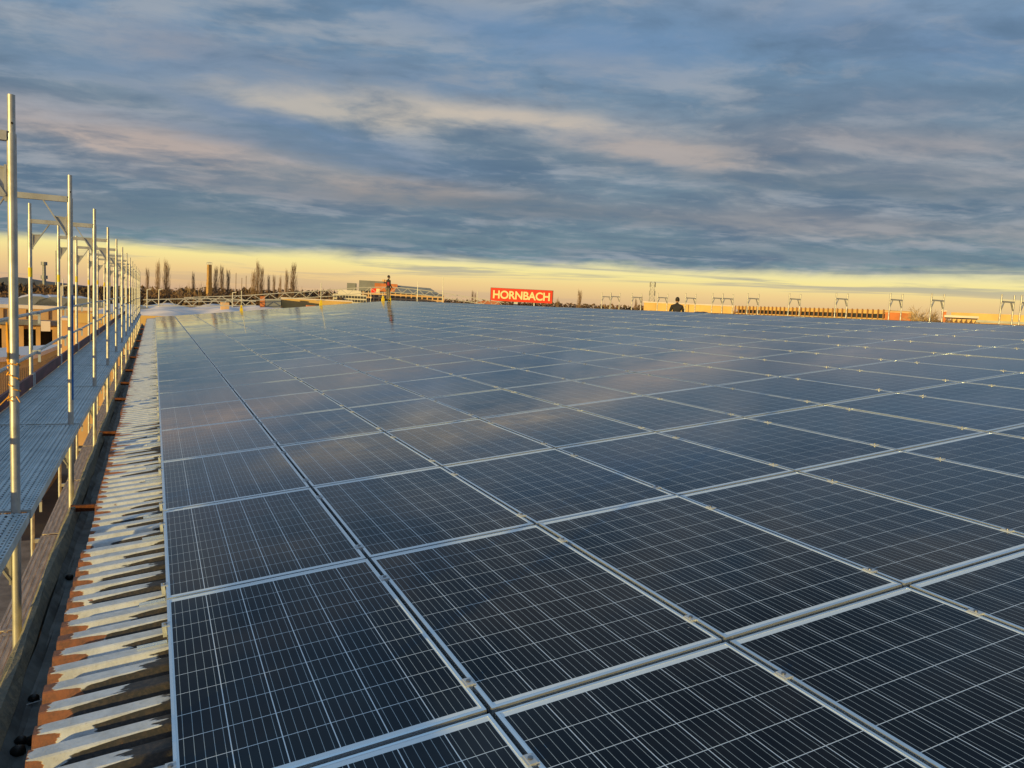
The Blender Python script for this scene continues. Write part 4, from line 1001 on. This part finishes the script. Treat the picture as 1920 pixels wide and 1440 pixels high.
# ------------------------------------------------------------------ trees
def tree_mesh(kind, H, Wd, seed, m_):
    rr = random.Random(seed); tr = MB(); cr = MB()
    r0 = H*.016
    tr.tube((0, 0, 0), (0, 0, H*.55), r0, r0*.6, n=6); tr.tube((0, 0, H*.55), (rr.uniform(-.02, .02)*H, 0, H*.97), r0*.6, .02, n=5)
    th = H*.00115
    if kind == 'poplar':
        N = 190
        for i in range(N):
            z = H*(.12+.80*(i/N)**1.05); a = rr.uniform(0, 2*pi); f_ = (z/H)
            env = Wd/2*sin(pi*min(1, .12+f_*.86))**.7*rr.uniform(.45, 1.05)
            L = H*rr.uniform(.13, .24)*(1.1-f_*.55)
            p1 = Vector((cos(a)*env*.75, sin(a)*env*.75, z+L*.6)); p2 = Vector((cos(a)*env, sin(a)*env, min(z+L*1.25, H*rr.uniform(.93, 1.0))))
            cr.tube((0, 0, z), p1, th*1.9, th*1.3, n=3, caps=False); cr.tube(p1, p2, th*1.3, th*.5, n=3, caps=False)
            for q in range(6):
                s_ = Vector((0, 0, z)).lerp(p1, rr.uniform(.4, 1)) if q < 3 else p1.lerp(p2, rr.uniform(0, .8)); a2 = a+rr.uniform(-1.2, 1.2)
                l2 = L*rr.uniform(.25, .55); cr.tube(s_, s_+Vector((cos(a2)*l2*.28, sin(a2)*l2*.28, l2)), th*.8, th*.35, n=3, caps=False)
    elif kind == 'bush':
        tr = MB(); tr.tube((0, 0, 0), (0, 0, H*.86), .11, .06, n=6)
        def br(p, d, L, r, lev):
            e = p+d*L; cr.tube(p, e, r, r*.65, n=4 if lev < 2 else 3, caps=False)
            if lev >= 4: return
            for q in range(3):
                a = Vector((rr.gauss(0, 1), rr.gauss(0, 1), rr.gauss(.15, .5))).normalized()
                br(p.lerp(e, rr.uniform(.5, 1)), (d+a*.7).normalized(), L*rr.uniform(.55, .75), r*.58, lev+1)
        for q in range(26):
            a = q*2.4; t_ = rr.uniform(.25, 1.0)
            br(Vector((0, 0, H*rr.uniform(.80, .88))), Vector((cos(a)*t_*1.3, sin(a)*t_*1.3, .6)).normalized(), H*.10, .04, 1)
        mz = max(v[2] for v in cr.v); mx_ = max(abs(v[0]) for v in cr.v); cr.v = [(x*1.7/mx_, y*1.7/mx_, H*.8+(z-H*.8)*(H*.2)/(mz-H*.8)) for x, y, z in cr.v]
    else:
        hi = [0]; tr = MB(); tr.tube((0, 0, 0), (0, 0, H*.34), r0, r0*.75, n=6)
        def br(p, d, L, r, lev):
            e = p+d*L; hi[0] = max(hi[0], e.z); cr.tube(p, e, r, r*.6, n=4 if lev < 2 else 3, caps=False)
            if lev >= 4: return
            for q in range(3 if lev else 4):
                a = Vector((rr.gauss(0, 1), rr.gauss(0, 1), rr.gauss(.25, .6))).normalized()
                br(p.lerp(e, rr.uniform(.55, 1)), (d*.9+a*.75).normalized(), L*rr.uniform(.58, .8), r*.6, lev+1)
        for q in range(4):
            a = q*1.6+rr.random(); br(Vector((0, 0, H*(.16+.05*q))), Vector((cos(a)*.75*Wd/H, sin(a)*.75*Wd/H, .8)).normalized(), H*.26, r0*.6, 1)
        cr.v = [(x, y, H*.16+(z-H*.16)*(H*.84)/(hi[0]-H*.16)) for x, y, z in cr.v]
    return tr.mesh('trunk', m_), cr.mesh('crown', m_)
TM = {}
def tree(kind, px, pyt, wp, D, label, var=0, m_='bark', grp='bare trees on the skyline'):
    H0, W0 = {'poplar': (16, 3.0), 'round': (10, 8), 'bush': (9.4, 3.4)}[kind]
    key = (kind, var, m_)
    if key not in TM: TM[key] = tree_mesh(kind, H0, W0, 11+var, M[m_])
    p_, a = place(px, D); h_ = zpx(px, D, pyt)+8; w_ = wpx(px, D, wp)
    o = thing('poplar_tree' if kind == 'poplar' else 'bare_tree', p_, label, 'tree', grp, (0, 0, a+var*1.7))
    if kind == 'round': w_ *= 1.1
    o.scale = (w_/W0, w_/W0, h_/H0); link('trunk', TM[key][0], o); link('crown', TM[key][1], o)
for i, (px, pyt, wp, D, lb) in enumerate([
    (276, 504, 9, 170, 'thin bare poplar nearest the end of the left scaffold'), (296, 490, 11, 170, 'narrow tall poplar, second from the scaffold end'),
    (312, 490, 15, 172, 'fuller tall poplar, third from the scaffold end'), (405, 503, 13, 178, 'poplar immediately right of the brick chimney'),
    (415, 500, 12, 182, 'second poplar right of the brick chimney'), (427, 507, 11, 180, 'third poplar right of the brick chimney'),
    (475, 508, 13, 190, 'left flank poplar of the middle cluster'), (483, 491, 12, 190, 'tallest poplar in the middle cluster'), (491, 504, 12, 188, 'right flank poplar of the middle cluster'),
    (503, 517, 8, 190, 'slim low poplar between the middle cluster and the right poplar'), (513, 517, 8, 186, 'small pointed poplar left of the stout bare stem'), (525, 518, 7, 186, 'stout bare stem poplar'),
    (537, 507, 10, 184, 'ragged poplar just left of the dense broad poplar'), (550, 497, 18, 180, 'dense broad poplar at the right end of the tree row'),
    (362, 512, 8, 176, 'thin poplar sticking up left of the chimney'), (1085, 545, 13, 230, 'lone poplar right of the red sign'), (1044, 560, 8, 230, 'small poplar close to the right end of the red sign'),
    (1191, 560, 7, 200, 'poplar left of the lattice mast'), (1201, 558, 7, 205, 'poplar between its twin and the lattice mast'), (885, 546, 7, 220, 'small distant poplar left of the red sign'), (890, 549, 5, 222, 'smallest distant poplar left of the red sign')]):
    tree('poplar', px, pyt, wp, D, lb, i % 5)
for i, (px, pyt, wp, D, lb, mm) in enumerate([
    (346, 526, 26, 150, 'pale bare round tree left of the chimney', 'bark2'), (328, 531, 24, 140, 'bushy bare tree under the third poplar', 'bark'), (366, 529, 26, 145, 'golden bare tree near the chimney foot', 'bark2'),
    (381, 526, 20, 175, 'dark round tree against the chimney left side', 'bark'), (274, 532, 20, 150, 'low bare tree at the scaffold end', 'bark'), (442, 538, 24, 170, 'low dark tree right of the chimney poplars', 'bark'),
    (618, 538, 30, 165, 'round bare tree left of the white office', 'bark'), (568, 535, 16, 160, 'thin crooked bare tree right of the dense poplar', 'bark2'), (720, 552, 40, 125, 'brown bushy tree in front of the grey office', 'bark2'), (770, 556, 34, 120, 'second brown bushy tree in front of the grey office', 'bark2'),
    (1142, 562, 26, 190, 'low bare tree behind the first far scaffold frames', 'bark2'), (1232, 566, 22, 200, 'low tree behind the ochre hall left part', 'bark'),
    (1730, 572, 66, 62, 'spreading bare bush glowing yellow between orange block and canopy', 'bark2'), (1620, 576, 20, 95, 'small bare tree above the colonnade roof', 'bark'), (1679, 577, 14, 90, 'small dark tree behind the orange block', 'bark'), (1030, 569, 24, 220, 'low dark tree under the right end of the red sign', 'bark')]):
    tree('bush' if wp == 66 else 'round', px, pyt, wp, D, lb, i % 4, mm)
# far tree belts and hedges that read as one mass
def belt(pxa, pxb, D, pt, amp, seed, m_, name='distant_woodland', n=260, label=None):
    rr = random.Random(seed); b = MB()
    for i in range(n):
        px = pxa+(pxb-pxa)*(i+rr.random())/n; DD = D*rr.uniform(.96, 1.06); top = zpx(px, DD, pt(px)+amp*rr.uniform(-.2, 1.0))
        c = at(px, DD); r_ = rr.uniform(.8, 1.9)*D/170
        # a clump of jagged leaf-sized faces
        for k in range(80):
            zc = -8+(top+8)*rr.random()**.5; rad = r_*(.5+.6*rr.random())*(1 if zc < top-1.2 else .55); a = rr.uniform(0, 2*pi)
            p_ = Vector((c.x+cos(a)*rad, c.y+sin(a)*rad, zc)); s_ = .17*D/170*rr.uniform(.6, 1.8)
            k0 = len(b.v); b.v += [tuple(p_+Vector((rr.gauss(0, s_), rr.gauss(0, s_), rr.gauss(0, s_*1.1)))) for _ in range(3)]; b.f.append((k0, k0+1, k0+2))
        if i % 2 == 0: b.tube((c.x, c.y, -8), (c.x+rr.gauss(0, .3), c.y, top-.4), .9*D/170, .25, n=5, caps=False)
    o = part(name, b, m_, None); tag(o, label, 'woodland', kind='stuff')
    return b
belt(-120, 640, 200, lambda p: 536+(p-100)*.020, 9, 1, M['hedge'], n=520, label='dark winter tree belt behind the chimney and poplars')
belt(-120, 640, 150, lambda p: 548+(p-100)*.012, 8, 2, M['hedge'], 'hedge', n=420, label='reddish brown hedge mass below the poplars')
belt(600, 1250, 240, lambda p: 557+(p-700)*.034, 5, 3, M['hedge'], n=300, label='low dark tree belt behind the red sign')
belt(1240, 1960, 210, lambda p: 581+(p-1300)*.035, 5, 4, M['hedge'], n=260, label='low tree belt behind the halls on the right')
# hill far left
b_ = MB(); n_ = 40
for i in range(n_+1):
    px = -200+460*i/n_; c = at(px, 1500); c2_ = at(px, 1900)
    tt = zpx(px, 1500, 545-24*math.exp(-((px-20)/70)**2)-8*math.exp(-((px-120)/60)**2)); b_.v += [(c.x, c.y, -8), (c.x, c.y, tt), (c2_.x, c2_.y, tt+4), (c2_.x, c2_.y, -8)]
for i in range(n_): 
    for j in range(3): b_.f.append((i*4+j, i*4+j+1, (i+1)*4+j+1, (i+1)*4+j))
tag(part('hill', b_, M['hill'], None, smooth=True), kind='structure')
